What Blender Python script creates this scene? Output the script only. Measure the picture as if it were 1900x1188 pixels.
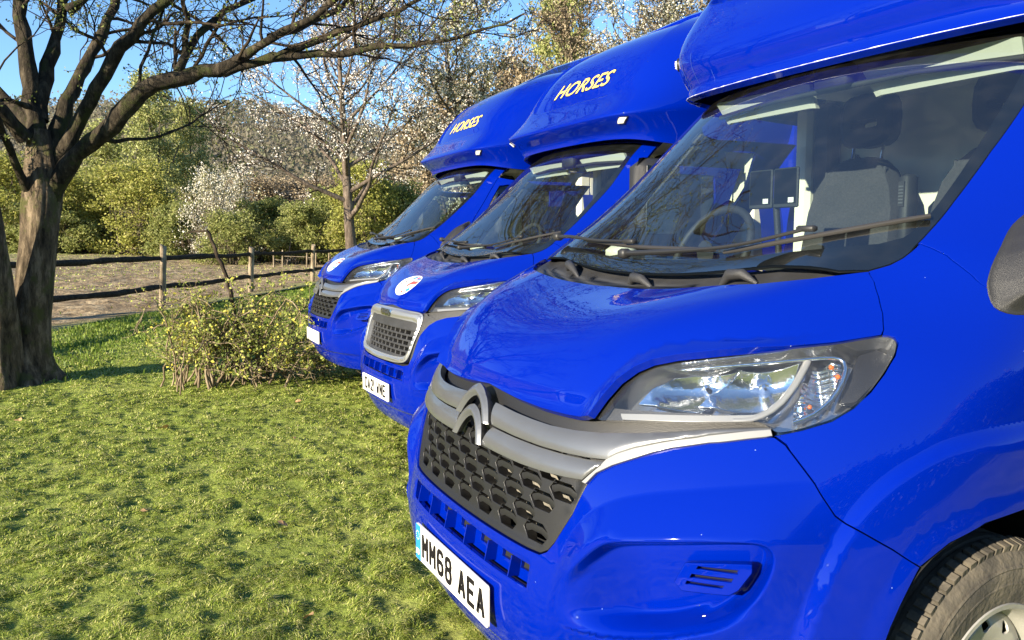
import bpy, math, random
import numpy as np
from mathutils import Matrix, Vector, geometry, noise
scn = bpy.context.scene
col = scn.collection
for o in list(bpy.data.objects): bpy.data.objects.remove(o)

# ---------------------------------------------------------------- camera, sky, sun, exposure
# world axes: the near horsebox faces -Y, its nearside is +X, z = 0 is the lawn under it
cam = bpy.data.cameras.new('camera'); cam_o = bpy.data.objects.new('camera', cam); col.objects.link(cam_o)
YAW, PITCH = math.radians(27.031), math.radians(5.740)
fw = Vector((-math.cos(YAW)*math.cos(PITCH), math.sin(YAW)*math.cos(PITCH), -math.sin(PITCH)))
rt = fw.cross(Vector((0,0,1))).normalized(); up = rt.cross(fw)
cam_o.matrix_world = Matrix(((rt.x,up.x,-fw.x,1.9923),(rt.y,up.y,-fw.y,-.8159),(rt.z,up.z,-fw.z,1.3878),(0,0,0,1)))
cam.sensor_width = 36; cam.lens = 36*1464.35/1900; cam.clip_start=.05; cam.clip_end = 2000
scn.camera = cam_o

SUN_EL = math.radians(17.5)
SUN_DIR = Vector((.30*math.cos(SUN_EL), -.954*math.cos(SUN_EL), math.sin(SUN_EL))).normalized()
world = bpy.data.worlds.new('World'); scn.world = world; world.use_nodes = True
wn = world.node_tree; bg = wn.nodes['Background']
sky = wn.nodes.new('ShaderNodeTexSky'); sky.sky_type='NISHITA'; sky.sun_disc=False
sky.sun_elevation = SUN_EL; sky.sun_rotation = math.atan2(SUN_DIR.x, SUN_DIR.y)
sky.air_density=1.0; sky.dust_density=.05; sky.ozone_density=5.0
wn.links.new(sky.outputs[0], bg.inputs[0]); bg.inputs[1].default_value = .105
sun = bpy.data.lights.new('sun','SUN'); sun.energy = 5.0; sun.angle = math.radians(.55); sun.color=(1,.88,.68)
sun_o = bpy.data.objects.new('sun', sun); col.objects.link(sun_o)
sun_o.rotation_euler = SUN_DIR.to_track_quat('Z','Y').to_euler()
vs = scn.view_settings; vs.view_transform='Standard'; vs.look='None'; vs.exposure=1.48; vs.gamma=1; vs.use_curve_mapping=False
scn.cycles.max_bounces=10; scn.cycles.transparent_max_bounces=16
# ---------------------------------------------------------------- materials
def new_mat(name):
    m = bpy.data.materials.new(name); m.use_nodes=True
    return m, m.node_tree, m.node_tree.nodes['Principled BSDF']
def pbr(name, color, rough=.5, metal=0., coat=0., coat_r=.03, bump=0., bscale=50., var=0., vscale=4., spec=.5, col2=None):
    m,nt,p = new_mat(name)
    p.inputs['Base Color'].default_value=(*color,1); p.inputs['Roughness'].default_value=rough
    p.inputs['Metallic'].default_value=metal; p.inputs['Coat Weight'].default_value=coat
    p.inputs['Coat Roughness'].default_value=coat_r; p.inputs['Specular IOR Level'].default_value=spec
    if bump or var:
        tc=nt.nodes.new('ShaderNodeTexCoord')
    if var:
        n=nt.nodes.new('ShaderNodeTexNoise'); n.inputs['Scale'].default_value=vscale; n.inputs['Detail'].default_value=6
        nt.links.new(tc.outputs['Object'],n.inputs['Vector'])
        r=nt.nodes.new('ShaderNodeValToRGB'); r.color_ramp.elements[0].position=.35; r.color_ramp.elements[1].position=.65
        c2 = col2 or tuple(c*(1-var) for c in color)
        r.color_ramp.elements[0].color=(*c2,1); r.color_ramp.elements[1].color=(*color,1)
        nt.links.new(n.outputs[0],r.inputs[0]); nt.links.new(r.outputs[0],p.inputs['Base Color'])
    if bump:
        n=nt.nodes.new('ShaderNodeTexNoise'); n.inputs['Scale'].default_value=bscale; n.inputs['Detail'].default_value=5
        nt.links.new(tc.outputs['Object'],n.inputs['Vector'])
        b=nt.nodes.new('ShaderNodeBump'); b.inputs['Strength'].default_value=bump; b.inputs['Distance'].default_value=.01
        nt.links.new(n.outputs[0],b.inputs['Height']); nt.links.new(b.outputs[0],p.inputs['Normal'])
    return m
def paint_mat():
    m,nt,p = new_mat('blue_paint')
    p.inputs['Base Color'].default_value=(0,.010,.235,1); p.inputs['Roughness'].default_value=.30
    p.inputs['Specular IOR Level'].default_value=.0
    p.inputs['Coat Weight'].default_value=1; p.inputs['Coat Roughness'].default_value=.02; p.inputs['Coat IOR'].default_value=1.45
    tc=nt.nodes.new('ShaderNodeTexCoord')
    # faint orange peel in the lacquer, patchy film of dust, tiny pale chips
    n=nt.nodes.new('ShaderNodeTexNoise'); n.inputs['Scale'].default_value=9; n.inputs['Detail'].default_value=3
    nt.links.new(tc.outputs['Object'],n.inputs['Vector'])
    b=nt.nodes.new('ShaderNodeBump'); b.inputs['Strength'].default_value=.07; b.inputs['Distance'].default_value=.01
    nt.links.new(n.outputs[0],b.inputs['Height']); nt.links.new(b.outputs[0],p.inputs['Coat Normal'])
    d=nt.nodes.new('ShaderNodeTexNoise'); d.inputs['Scale'].default_value=3.2; d.inputs['Detail'].default_value=9; d.inputs['Roughness'].default_value=.7
    nt.links.new(tc.outputs['Object'],d.inputs['Vector'])
    r=nt.nodes.new('ShaderNodeMapRange'); r.inputs[1].default_value=.48; r.inputs[2].default_value=.75; r.inputs[3].default_value=.008; r.inputs[4].default_value=.06
    nt.links.new(d.outputs[0],r.inputs[0]); nt.links.new(r.outputs[0],p.inputs['Coat Roughness'])
    v=nt.nodes.new('ShaderNodeTexVoronoi'); v.inputs['Scale'].default_value=19; v.inputs['Randomness'].default_value=1
    nt.links.new(tc.outputs['Object'],v.inputs['Vector'])
    lt=nt.nodes.new('ShaderNodeMath'); lt.operation='LESS_THAN'; lt.inputs[1].default_value=.022
    nt.links.new(v.outputs['Distance'],lt.inputs[0])
    sep=nt.nodes.new('ShaderNodeSeparateColor'); nt.links.new(v.outputs['Color'],sep.inputs[0])
    g=nt.nodes.new('ShaderNodeMath'); g.operation='GREATER_THAN'; g.inputs[1].default_value=.8
    nt.links.new(sep.outputs[0],g.inputs[0])
    mu=nt.nodes.new('ShaderNodeMath'); mu.operation='MULTIPLY'; nt.links.new(lt.outputs[0],mu.inputs[0]); nt.links.new(g.outputs[0],mu.inputs[1])
    mx=nt.nodes.new('ShaderNodeMix'); mx.data_type='RGBA'; mx.inputs['A'].default_value=(0,.010,.235,1); mx.inputs['B'].default_value=(.16,.22,.50,1)
    nt.links.new(mu.outputs[0],mx.inputs['Factor']); nt.links.new(mx.outputs['Result'],p.inputs['Base Color'])
    return m
def glass_mat(name, tint, rough=0., ior=1.52, boost=1.0, grime=0.):
    m=bpy.data.materials.new(name); m.use_nodes=True; nt=m.node_tree; nt.nodes.clear()
    out=nt.nodes.new('ShaderNodeOutputMaterial'); mix=nt.nodes.new('ShaderNodeMixShader')
    t=nt.nodes.new('ShaderNodeBsdfTransparent'); t.inputs[0].default_value=(*tint,1)
    g=nt.nodes.new('ShaderNodeBsdfGlossy'); g.inputs['Roughness'].default_value=rough
    # Schlick's law on the unsigned angle, so a single sheet reflects alike from either side
    ge=nt.nodes.new('ShaderNodeNewGeometry'); dp=nt.nodes.new('ShaderNodeVectorMath'); dp.operation='DOT_PRODUCT'
    nt.links.new(ge.outputs['Normal'],dp.inputs[0]); nt.links.new(ge.outputs['Incoming'],dp.inputs[1])
    def mth(op,a,b=None,c=None):
        q=nt.nodes.new('ShaderNodeMath'); q.operation=op
        for i,x in enumerate((a,b,c)):
            if x is None: continue
            if isinstance(x,(int,float)): q.inputs[i].default_value=x
            else: nt.links.new(x,q.inputs[i])
        return q.outputs[0]
    f0=((ior-1)/(ior+1))**2*2*boost
    fr=mth('MULTIPLY_ADD',mth('POWER',mth('SUBTRACT',1.,mth('ABSOLUTE',dp.outputs['Value'])),5.),1-f0,f0)
    nt.links.new(fr,mix.inputs[0])
    nt.links.new(t.outputs[0],mix.inputs[1]); nt.links.new(g.outputs[0],mix.inputs[2])
    last=mix
    if grime:
        d=nt.nodes.new('ShaderNodeBsdfDiffuse'); d.inputs[0].default_value=(.75,.72,.62,1)
        m2=nt.nodes.new('ShaderNodeMixShader'); tc=nt.nodes.new('ShaderNodeTexCoord'); n=nt.nodes.new('ShaderNodeTexNoise'); n.inputs['Scale'].default_value=14; n.inputs['Detail'].default_value=8
        nt.links.new(tc.outputs['Object'],n.inputs['Vector'])
        r=nt.nodes.new('ShaderNodeMapRange'); r.inputs[1].default_value=.45; r.inputs[2].default_value=.8; r.inputs[3].default_value=grime*.3; r.inputs[4].default_value=grime
        nt.links.new(n.outputs[0],r.inputs[0]); nt.links.new(r.outputs[0],m2.inputs[0]); nt.links.new(mix.outputs[0],m2.inputs[1]); nt.links.new(d.outputs[0],m2.inputs[2]); last=m2
    nt.links.new(last.outputs[0],out.inputs[0]); return m
M = {}
M['paint']=paint_mat()
M['black']=pbr('black_plastic',(.012,.012,.013),.45,bump=.15,bscale=400)
M['trim']=pbr('textured_dark_plastic',(.035,.035,.037),.5,bump=.3,bscale=500,var=.3,vscale=12)
M['mirror_trim']=pbr('grained_black_plastic',(.022,.022,.023),.42,bump=.35,bscale=700)
M['void']=pbr('unlit_cavity_black',(.004,.004,.004),.9)
M['silver']=pbr('satin_silver_plastic',(.15,.155,.163),.33,metal=.5,coat=.5,coat_r=.12,var=.1,vscale=8)
M['pale']=pbr('pale_silver_trim',(.25,.25,.247),.3,metal=.15,coat=.4,coat_r=.1)
M['chrome']=pbr('lamp_chrome',(.86,.87,.88),.12,metal=1,bump=.25,bscale=40)
M['lampgrey']=pbr('lamp_grey',(.42,.43,.45),.16,metal=.9)
M['glass']=glass_mat('windscreen_glass',(.80,.90,.88),0,1.5,2.5,grime=.012)
M['side_glass']=glass_mat('side_window_glass',(.6,.68,.66),0,1.5)
M['lens']=glass_mat('clear_lamp_lens',(.93,.94,.94),.01,1.5,1.1,grime=.03)
M['satin_frame']=pbr('satin_chrome_frame',(.46,.46,.45),.3,metal=.75)
M['ceramic']=pbr('black_glass_border',(.003,.004,.005),.5,spec=.1)
M['orange']=pbr('amber_lens',(.55,.12,.01),.3,coat=.4)
M['streak']=pbr('dried_water_streak',(.02,.05,.30),.6)
M['bead']=pbr('chipped_white_sealant',(.7,.7,.72),.6)
M['white']=pbr('white_plate',(.80,.79,.74),.35,coat=.3)
M['plate_ink']=pbr('plate_lettering_black',(.012,.011,.011),.9,spec=.05)
M['plate_blue']=pbr('plate_band_blue',(.02,.22,.75),.4)
M['yellow']=pbr('yellow_lettering',(.80,.60,.14),.5)
M['navy']=pbr('letter_outline_navy',(.002,.002,.03),.4)
M['rubber']=pbr('tyre_rubber',(.050,.045,.038),.85,bump=.5,bscale=60,var=.45,vscale=9,col2=(.14,.12,.09))
M['rim']=pbr('steel_wheel_silver',(.42,.41,.38),.45,metal=.35,var=.3,vscale=6,bump=.1)
M['seat']=pbr('grey_seat_fabric',(.05,.05,.054),.9,bump=.6,bscale=300,var=.3,vscale=120)
M['seat_dark']=pbr('dark_seat_vinyl',(.02,.021,.023),.6,bump=.2,bscale=200)
M['cream']=pbr('cream_interior_panel',(.78,.74,.62),.8,var=.08,vscale=3)
M['visor']=pbr('cream_sun_visor',(.6,.6,.53),.7)
M['dash']=pbr('dark_dashboard_plastic',(.022,.025,.026),.6,bump=.3,bscale=250)
M['paper']=pbr('white_label_paper',(.75,.75,.72),.7)
M['red']=pbr('sticker_red',(.62,.06,.05),.5)
M['ink']=pbr('sticker_ink',(.05,.06,.08),.6)
M['dull']=pbr('radiator_grey',(.20,.185,.155),.7,bump=.6,bscale=120,var=.4,vscale=30)
M['wiper']=pbr('wiper_black',(.02,.02,.02),.5)
M['wiper_dusty']=pbr('dusty_wiper_rubber',(.03,.028,.027),.55)
# ---------------------------------------------------------------- the cab as one spline surface
NET = [
 [(0,.15,.18),(.2,.152,.18),(.4,.165,.18),(.6,.21,.18),(.77,.31,.18),(.88,.42,.18),(.95,.53,.18),(.985,.66,.18),(1.0,.95,.18),(1.0,1.3,.18)],
 [(0,.08,.25),(.2,.085,.25),(.4,.10,.25),(.6,.155,.25),(.78,.265,.25),(.895,.39,.25),(.965,.51,.25),(1.005,.66,.25),(1.015,.95,.25),(1.015,1.3,.25)],
 [(0,.03,.35),(.2,.034,.35),(.4,.05,.35),(.6,.11,.35),(.78,.225,.35),(.9,.36,.35),(.975,.5,.35),(1.015,.67,.35),(1.025,.95,.35),(1.025,1.3,.35)],
 [(0,.008,.46),(.2,.011,.46),(.4,.027,.46),(.6,.085,.46),(.785,.205,.46),(.91,.35,.46),(.985,.5,.46),(1.02,.67,.46),(1.03,.95,.46),(1.03,1.3,.46)],
 [(0,.012,.57),(.2,.015,.57),(.4,.032,.57),(.6,.09,.57),(.785,.21,.57),(.91,.355,.57),(.985,.51,.57),(1.02,.68,.57),(1.03,.95,.57),(1.03,1.3,.57)],
 [(0,.04,.70),(.2,.044,.70),(.4,.063,.70),(.6,.122,.70),(.785,.24,.70),(.91,.38,.70),(.985,.53,.70),(1.02,.70,.70),(1.03,.95,.70),(1.03,1.3,.70)],
 [(0,.072,.84),(.2,.077,.84),(.4,.097,.84),(.6,.158,.84),(.785,.275,.84),(.905,.41,.84),(.98,.555,.84),(1.02,.72,.84),(1.03,.96,.84),(1.03,1.3,.84)],
 [(0,.105,.97),(.2,.115,.968),(.42,.15,.963),(.61,.235,.963),(.785,.365,.967),(.905,.49,.967),(.98,.615,.965),(1.02,.76,.963),(1.03,.99,.96),(1.03,1.3,.96)],
 [(0,.14,1.06),(.2,.152,1.06),(.43,.20,1.06),(.61,.30,1.065),(.775,.43,1.07),(.89,.56,1.07),(.97,.68,1.06),(1.015,.81,1.06),(1.027,1.02,1.06),(1.03,1.3,1.06)],
 [(0,.22,1.14),(.2,.23,1.145),(.43,.27,1.165),(.61,.375,1.16),(.76,.495,1.155),(.875,.63,1.15),(.955,.75,1.14),(1.005,.87,1.135),(1.022,1.07,1.13),(1.03,1.3,1.13)],
 [(0,.38,1.205),(.21,.385,1.21),(.43,.41,1.245),(.60,.49,1.25),(.74,.60,1.235),(.855,.73,1.22),(.94,.85,1.205),(.99,.95,1.195),(1.017,1.12,1.19),(1.03,1.32,1.19)],
 [(0,.57,1.255),(.22,.575,1.26),(.45,.60,1.29),(.62,.66,1.315),(.745,.74,1.32),(.85,.84,1.31),(.93,.94,1.295),(.98,1.04,1.275),(1.01,1.18,1.26),(1.025,1.35,1.25)],
 [(0,.68,1.315),(.25,.69,1.32),(.49,.72,1.345),(.68,.775,1.37),(.785,.84,1.38),(.865,.92,1.375),(.935,1.02,1.36),(.98,1.11,1.34),(1.005,1.23,1.325),(1.02,1.38,1.315)],
 [(0,.86,1.49),(.25,.87,1.49),(.49,.90,1.495),(.67,.965,1.5),(.765,1.03,1.5),(.84,1.10,1.49),(.905,1.17,1.475),(.95,1.24,1.46),(.98,1.34,1.45),(.995,1.46,1.44)],
 [(0,1.10,1.73),(.24,1.11,1.73),(.46,1.15,1.735),(.635,1.22,1.74),(.725,1.28,1.74),(.795,1.34,1.725),(.855,1.39,1.71),(.90,1.44,1.69),(.93,1.51,1.68),(.95,1.62,1.67)],
 [(0,1.34,1.97),(.22,1.35,1.97),(.43,1.38,1.97),(.595,1.43,1.965),(.68,1.47,1.955),(.745,1.51,1.94),(.80,1.55,1.92),(.845,1.59,1.905),(.88,1.65,1.89),(.90,1.74,1.88)],
 [(0,1.60,2.12),(.22,1.61,2.12),(.42,1.63,2.11),(.57,1.66,2.10),(.65,1.69,2.09),(.71,1.72,2.07),(.76,1.75,2.05),(.80,1.78,2.03),(.83,1.83,2.01),(.85,1.9,2.0)],
]
NET = np.array(NET, float)                       # rows (bottom to roof) x columns (centre to side) x 3
UA = np.array([0,.2,.4,.61,.82,1.0,1.16,1.34,1.60,1.93])
VB = np.array([0,.09,.19,.30,.41,.54,.68,.81,.90,1.0,1.15,1.34,1.46,1.70,2.03,2.37,2.65])
def _ext(a):                                     # mirror at the centre plane, extrapolate elsewhere
    m = a[:,1:2]*np.array([-1,1,1]); a = np.concatenate([m,a,2*a[:,-1:]-a[:,-2:-1]],1)
    return np.concatenate([2*a[:1]-a[1:2],a,2*a[-1:]-a[-2:-1]],0)
NE = _ext(NET)
def _bs(t):
    return np.stack([(1-t)**3, 3*t**3-6*t**2+4, -3*t**3+3*t**2+3*t+1, t**3],-1)/6
def surf0(a,b):
    a=np.asarray(a,float); b=np.asarray(b,float)
    sg=np.where(a<0,-1.,1.); aa=np.abs(a)
    u=np.interp(aa,UA,np.arange(10)); v=np.interp(b,VB,np.arange(17))
    iu=np.clip(np.floor(u).astype(int),0,8); iv=np.clip(np.floor(v).astype(int),0,15)
    wu=_bs(u-iu); wv=_bs(v-iv)
    out=np.zeros(a.shape+(3,))
    for i in range(4):
        for j in range(4):
            out+= (wv[...,i]*wu[...,j])[...,None]*NE[iv+i,iu+j]
    out[...,0]*=sg
    return out
# ---------------------------------------------------------------- helpers: panels cut from the spline surface
def tag(o,label=None,cat=None,group=None,kind=None):
    if label: o['label']=label
    if cat: o['category']=cat
    if group: o['group']=group
    if kind: o['kind']=kind
    return o
def mesh_np(name,V,Fs,mats,mi=None,normals=None,smooth=True):
    """V (n,3); Fs list of face index arrays (each (m,k)); mi material index per face"""
    me=bpy.data.meshes.new(name); V=np.asarray(V,np.float32)
    Fs=[np.asarray(f,np.int32) for f in Fs if len(f)]
    me.vertices.add(len(V)); me.vertices.foreach_set('co',V.ravel())
    tot=[np.full(len(f),f.shape[1],np.int32) for f in Fs]
    tot=np.concatenate(tot) if tot else np.zeros(0,np.int32)
    loops=np.concatenate([f.ravel() for f in Fs]) if Fs else np.zeros(0,np.int32)
    me.loops.add(len(loops)); me.loops.foreach_set('vertex_index',loops)
    me.polygons.add(len(tot)); st=np.zeros(len(tot),np.int32); st[1:]=np.cumsum(tot)[:-1]
    me.polygons.foreach_set('loop_start',st); me.polygons.foreach_set('loop_total',tot)
    if mi is not None: me.polygons.foreach_set('material_index',np.asarray(mi,np.int32))
    me.polygons.foreach_set('use_smooth',np.full(len(tot),smooth,bool))
    for m in (mats if isinstance(mats,(list,tuple)) else [mats]): me.materials.append(m)
    me.update(calc_edges=True)
    if normals is not None: me.normals_split_custom_set_from_vertices(np.asarray(normals,np.float32).tolist())
    return me
def link(name,me,parent=None,**k):
    o=bpy.data.objects.new(name,me); col.objects.link(o)
    if parent is not None: o.parent=parent
    if k: tag(o,**k)
    return o
def empty(name,loc=(0,0,0),rz=0,**k):
    o=bpy.data.objects.new(name,None); col.objects.link(o); o.location=loc; o.rotation_euler=(0,0,rz); o.empty_display_size=.2
    return tag(o,**k)
def copy_tree(o,parent=None):
    c=o.copy(); col.objects.link(c); c.parent=parent
    for ch in o.children: copy_tree(ch,c)
    return c
class MB:
    """collects simple shapes into one mesh"""
    def __init__(s): s.V=[];s.F=[];s.M=[];s.n=0
    def add(s,V,F,m=0):
        V=np.asarray(V,float).reshape(-1,3)
        for f in F: s.F.append([i+s.n for i in f]); s.M.append(m)
        s.V.append(V); s.n+=len(V); return s
    def box(s,c,d,m=0,R=None,bev=0.):
        x,y,z=[t/2 for t in d]
        if bev:
            b=bev; P=[];F=[]
            for sz,zz in ((-1,z),(1,z)):
                for (ix,iy) in ((-1,-1),(1,-1),(1,1),(-1,1)): pass
            pts=[]
            for lvl,(zz,ins) in enumerate(((-z,b),(-z+b,0),(z-b,0),(z,b))):
                X,Y=x-ins,y-ins; c2=b*.7
                pts+= [(-X+c2,-Y,zz),(X-c2,-Y,zz),(X,-Y+c2,zz),(X,Y-c2,zz),(X-c2,Y,zz),(-X+c2,Y,zz),(-X,Y-c2,zz),(-X,-Y+c2,zz)]
            for l in range(3):
                for i in range(8): F.append([l*8+i,l*8+(i+1)%8,(l+1)*8+(i+1)%8,(l+1)*8+i])
            F.append(list(range(7,-1,-1))); F.append(list(range(24,32))); P=np.array(pts)
        else:
            P=np.array([(-x,-y,-z),(x,-y,-z),(x,y,-z),(-x,y,-z),(-x,-y,z),(x,-y,z),(x,y,z),(-x,y,z)])
            F=[[0,3,2,1],[4,5,6,7],[0,1,5,4],[1,2,6,5],[2,3,7,6],[3,0,4,7]]
        if R is not None: P=P@np.array(R).T
        return s.add(P+np.array(c),F,m)
    def tube(s,pts,rad,k=8,m=0,caps=True,flat=1.):
        pts=np.asarray(pts,float); n=len(pts); rad=np.broadcast_to(np.asarray(rad,float),(n,))
        T=np.gradient(pts,axis=0); T/=np.linalg.norm(T,axis=1)[:,None]+1e-9
        u=np.cross(T[0],[0,0,1.]); 
        if np.linalg.norm(u)<.05: u=np.cross(T[0],[1.,0,0])
        u/=np.linalg.norm(u); V=[]
        ang=np.arange(k)/k*2*np.pi
        for i in range(n):
            u=u-T[i]*np.dot(u,T[i]); u/=np.linalg.norm(u); w=np.cross(T[i],u)
            V.append(pts[i]+rad[i]*(np.cos(ang)[:,None]*u+flat*np.sin(ang)[:,None]*w))
        F=[[i*k+j,i*k+(j+1)%k,(i+1)*k+(j+1)%k,(i+1)*k+j] for i in range(n-1) for j in range(k)]
        if caps: F+= [list(range(k-1,-1,-1)),list(range((n-1)*k,n*k))]
        return s.add(np.concatenate(V),F,m)
    def lathe(s,prof,axis='x',c=(0,0,0),k=32,m=0,a0=0,a1=2*math.pi):
        """prof: list of (along axis, radius)"""
        V=[];n=len(prof); full=abs(a1-a0-2*math.pi)<1e-6; kk=k if full else k+1
        for (h,r) in prof:
            for j in range(kk):
                a=a0+(a1-a0)*j/k; ca,sa=r*math.cos(a),r*math.sin(a)
                V.append({'x':(h,ca,sa),'y':(ca,h,sa),'z':(ca,sa,h)}[axis])
        F=[[i*kk+j,i*kk+(j+1)%kk,(i+1)*kk+(j+1)%kk,(i+1)*kk+j] for i in range(n-1) for j in range(k)]
        return s.add(np.array(V)+np.array(c),F,m)
    def prism(s,poly,y0,y1,m=0,axis='y'):
        n=len(poly); f={'y':lambda p,t:(p[0],t,p[1]),'x':lambda p,t:(t,p[0],p[1]),'z':lambda p,t:(p[0],p[1],t)}[axis]
        V=[f(p,y0) for p in poly]+[f(p,y1) for p in poly]
        F=[list(range(n)),list(range(2*n-1,n-1,-1))]+[[i,i+n,(i+1)%n+n,(i+1)%n] for i in range(n)]
        return s.add(V,F,m)
    def pieces(s,name,mats,smooth=False,angle=40):
        """one mesh for every shape that was added"""
        out=[];k=0
        for V in s.V:
            q=MB(); sel=[(f,m) for f,m in zip(s.F,s.M) if k<=f[0]<k+len(V)]; q.V=[V]; q.F=[[i-k for i in f] for f,m in sel]; q.M=[m for f,m in sel]; out.append(q.mesh(name,mats,smooth,angle)); k+=len(V)
        return out
    def mesh(s,name,mats,smooth=False,angle=40):
        me=bpy.data.meshes.new(name); V=np.concatenate(s.V)
        me.from_pydata(V.tolist(),[],s.F)
        for m in (mats if isinstance(mats,(list,tuple)) else [mats]): me.materials.append(m)
        me.polygons.foreach_set('material_index',s.M)
        if smooth:
            me.polygons.foreach_set('use_smooth',[True]*len(me.polygons)); me.update()
            me.set_sharp_from_angle(angle=math.radians(angle))
        me.update(); return me
def dens(poly,h,closed=True):
    poly=np.asarray(poly,float); out=[]
    n=len(poly)
    for i in range(n if closed else n-1):
        a,b=poly[i],poly[(i+1)%n]; k=max(1,int(math.ceil(np.linalg.norm(b-a)/h)))
        for j in range(k): out.append(a+(b-a)*j/k)
    if not closed: out.append(poly[-1])
    return np.array(out)
def smooth_line(p,h,closed=False,it=3):
    """resampled polyline with its corners relaxed"""
    p=np.asarray(p,float)
    seg=np.linalg.norm(np.diff(np.concatenate([p,p[:1]]) if closed else p,axis=0),axis=1); L=np.concatenate([[0],np.cumsum(seg)])
    n=max(4 if closed else 2,int(round(L[-1]/h))); t=np.linspace(0,L[-1],n,endpoint=False) if closed else np.linspace(0,L[-1],n+1)
    q=np.concatenate([p,p[:1]]) if closed else p
    r=np.stack([np.interp(t,L,q[:,k]) for k in range(p.shape[1])],1)
    for _ in range(it):
        a=(np.roll(r,1,0)+np.roll(r,-1,0)+2*r)/4
        if not closed: a[0],a[-1]=r[0],r[-1]
        r=a
    return r
def inpoly(P,poly):
    P=np.asarray(P,float); x,y=P[:,0],P[:,1]; poly=np.asarray(poly); r=np.zeros(len(P),bool); n=len(poly)
    for i in range(n):
        x1,y1=poly[i]; x2,y2=poly[(i+1)%n]
        if y1==y2: continue
        c=((y1>y)!=(y2>y))&(x<(x2-x1)*(y-y1)/(y2-y1)+x1); r^=c
    return r
def pdist(P,line,closed=False):
    """distance, and side sign (+ left of line direction)"""
    P=np.asarray(P,float); line=np.asarray(line,float); best=np.full(len(P),1e9); sg=np.ones(len(P)); n=len(line)
    for i in range(n if closed else n-1):
        a=line[i]; d=line[(i+1)%n]-a; L=d@d+1e-12
        t=np.clip(((P-a)@d)/L,0,1); q=P-a-t[:,None]*d; dd=np.hypot(q[:,0],q[:,1])
        cr=d[0]*(P[:,1]-a[1])-d[1]*(P[:,0]-a[0]); m=dd<best-1e-9
        best[m]=dd[m]; sg[m]=np.where(cr[m]>=0,1,-1)
    return best,sg
def sstep(t): t=np.clip(t,0,1); return t*t*(3-2*t)
def area(p): x,y=np.asarray(p).T; return .5*np.sum(x*np.roll(y,-1)-np.roll(x,-1)*y)
def inset(p,g):
    p=np.asarray(p,float); s=1 if area(p)>0 else -1
    t=np.roll(p,-1,0)-np.roll(p,1,0); t/=np.linalg.norm(t,axis=1)[:,None]+1e-9
    return p+s*g*np.stack([-t[:,1],t[:,0]],1)
def surf(a,b,off=0.):
    """body surface, carried straight back past the net's rear edge, offset outwards"""
    a=np.asarray(a,float); aa=np.clip(a,-1.93,1.93); e=np.abs(a)-np.abs(aa)
    h=1.5e-3; P=surf0(aa,b); P[...,1]+=e
    Ta=surf0(np.clip(aa+h,-1.93,1.93),b)-surf0(np.clip(aa-h,-1.93,1.93),b); Tb=surf0(aa,np.clip(b+h,0,2.65))-surf0(aa,np.clip(b-h,0,2.65))
    n=np.cross(Ta,Tb); n/=np.linalg.norm(n,axis=-1)[...,None]+1e-12
    return P+n*np.asarray(off)[...,None], n
def dsurf(S,disp,ab):
    """point and normal of a displaced surface"""
    h=1.2e-3
    f=lambda q: S(q[:,0],q[:,1],disp(q))[0]
    P=f(ab); da=np.array([h,0]); db=np.array([0,h])
    n=np.cross(f(ab+da)-f(ab-da),f(ab+db)-f(ab-db)); n/=np.linalg.norm(n,axis=1)[:,None]+1e-12
    return P,n
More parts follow.
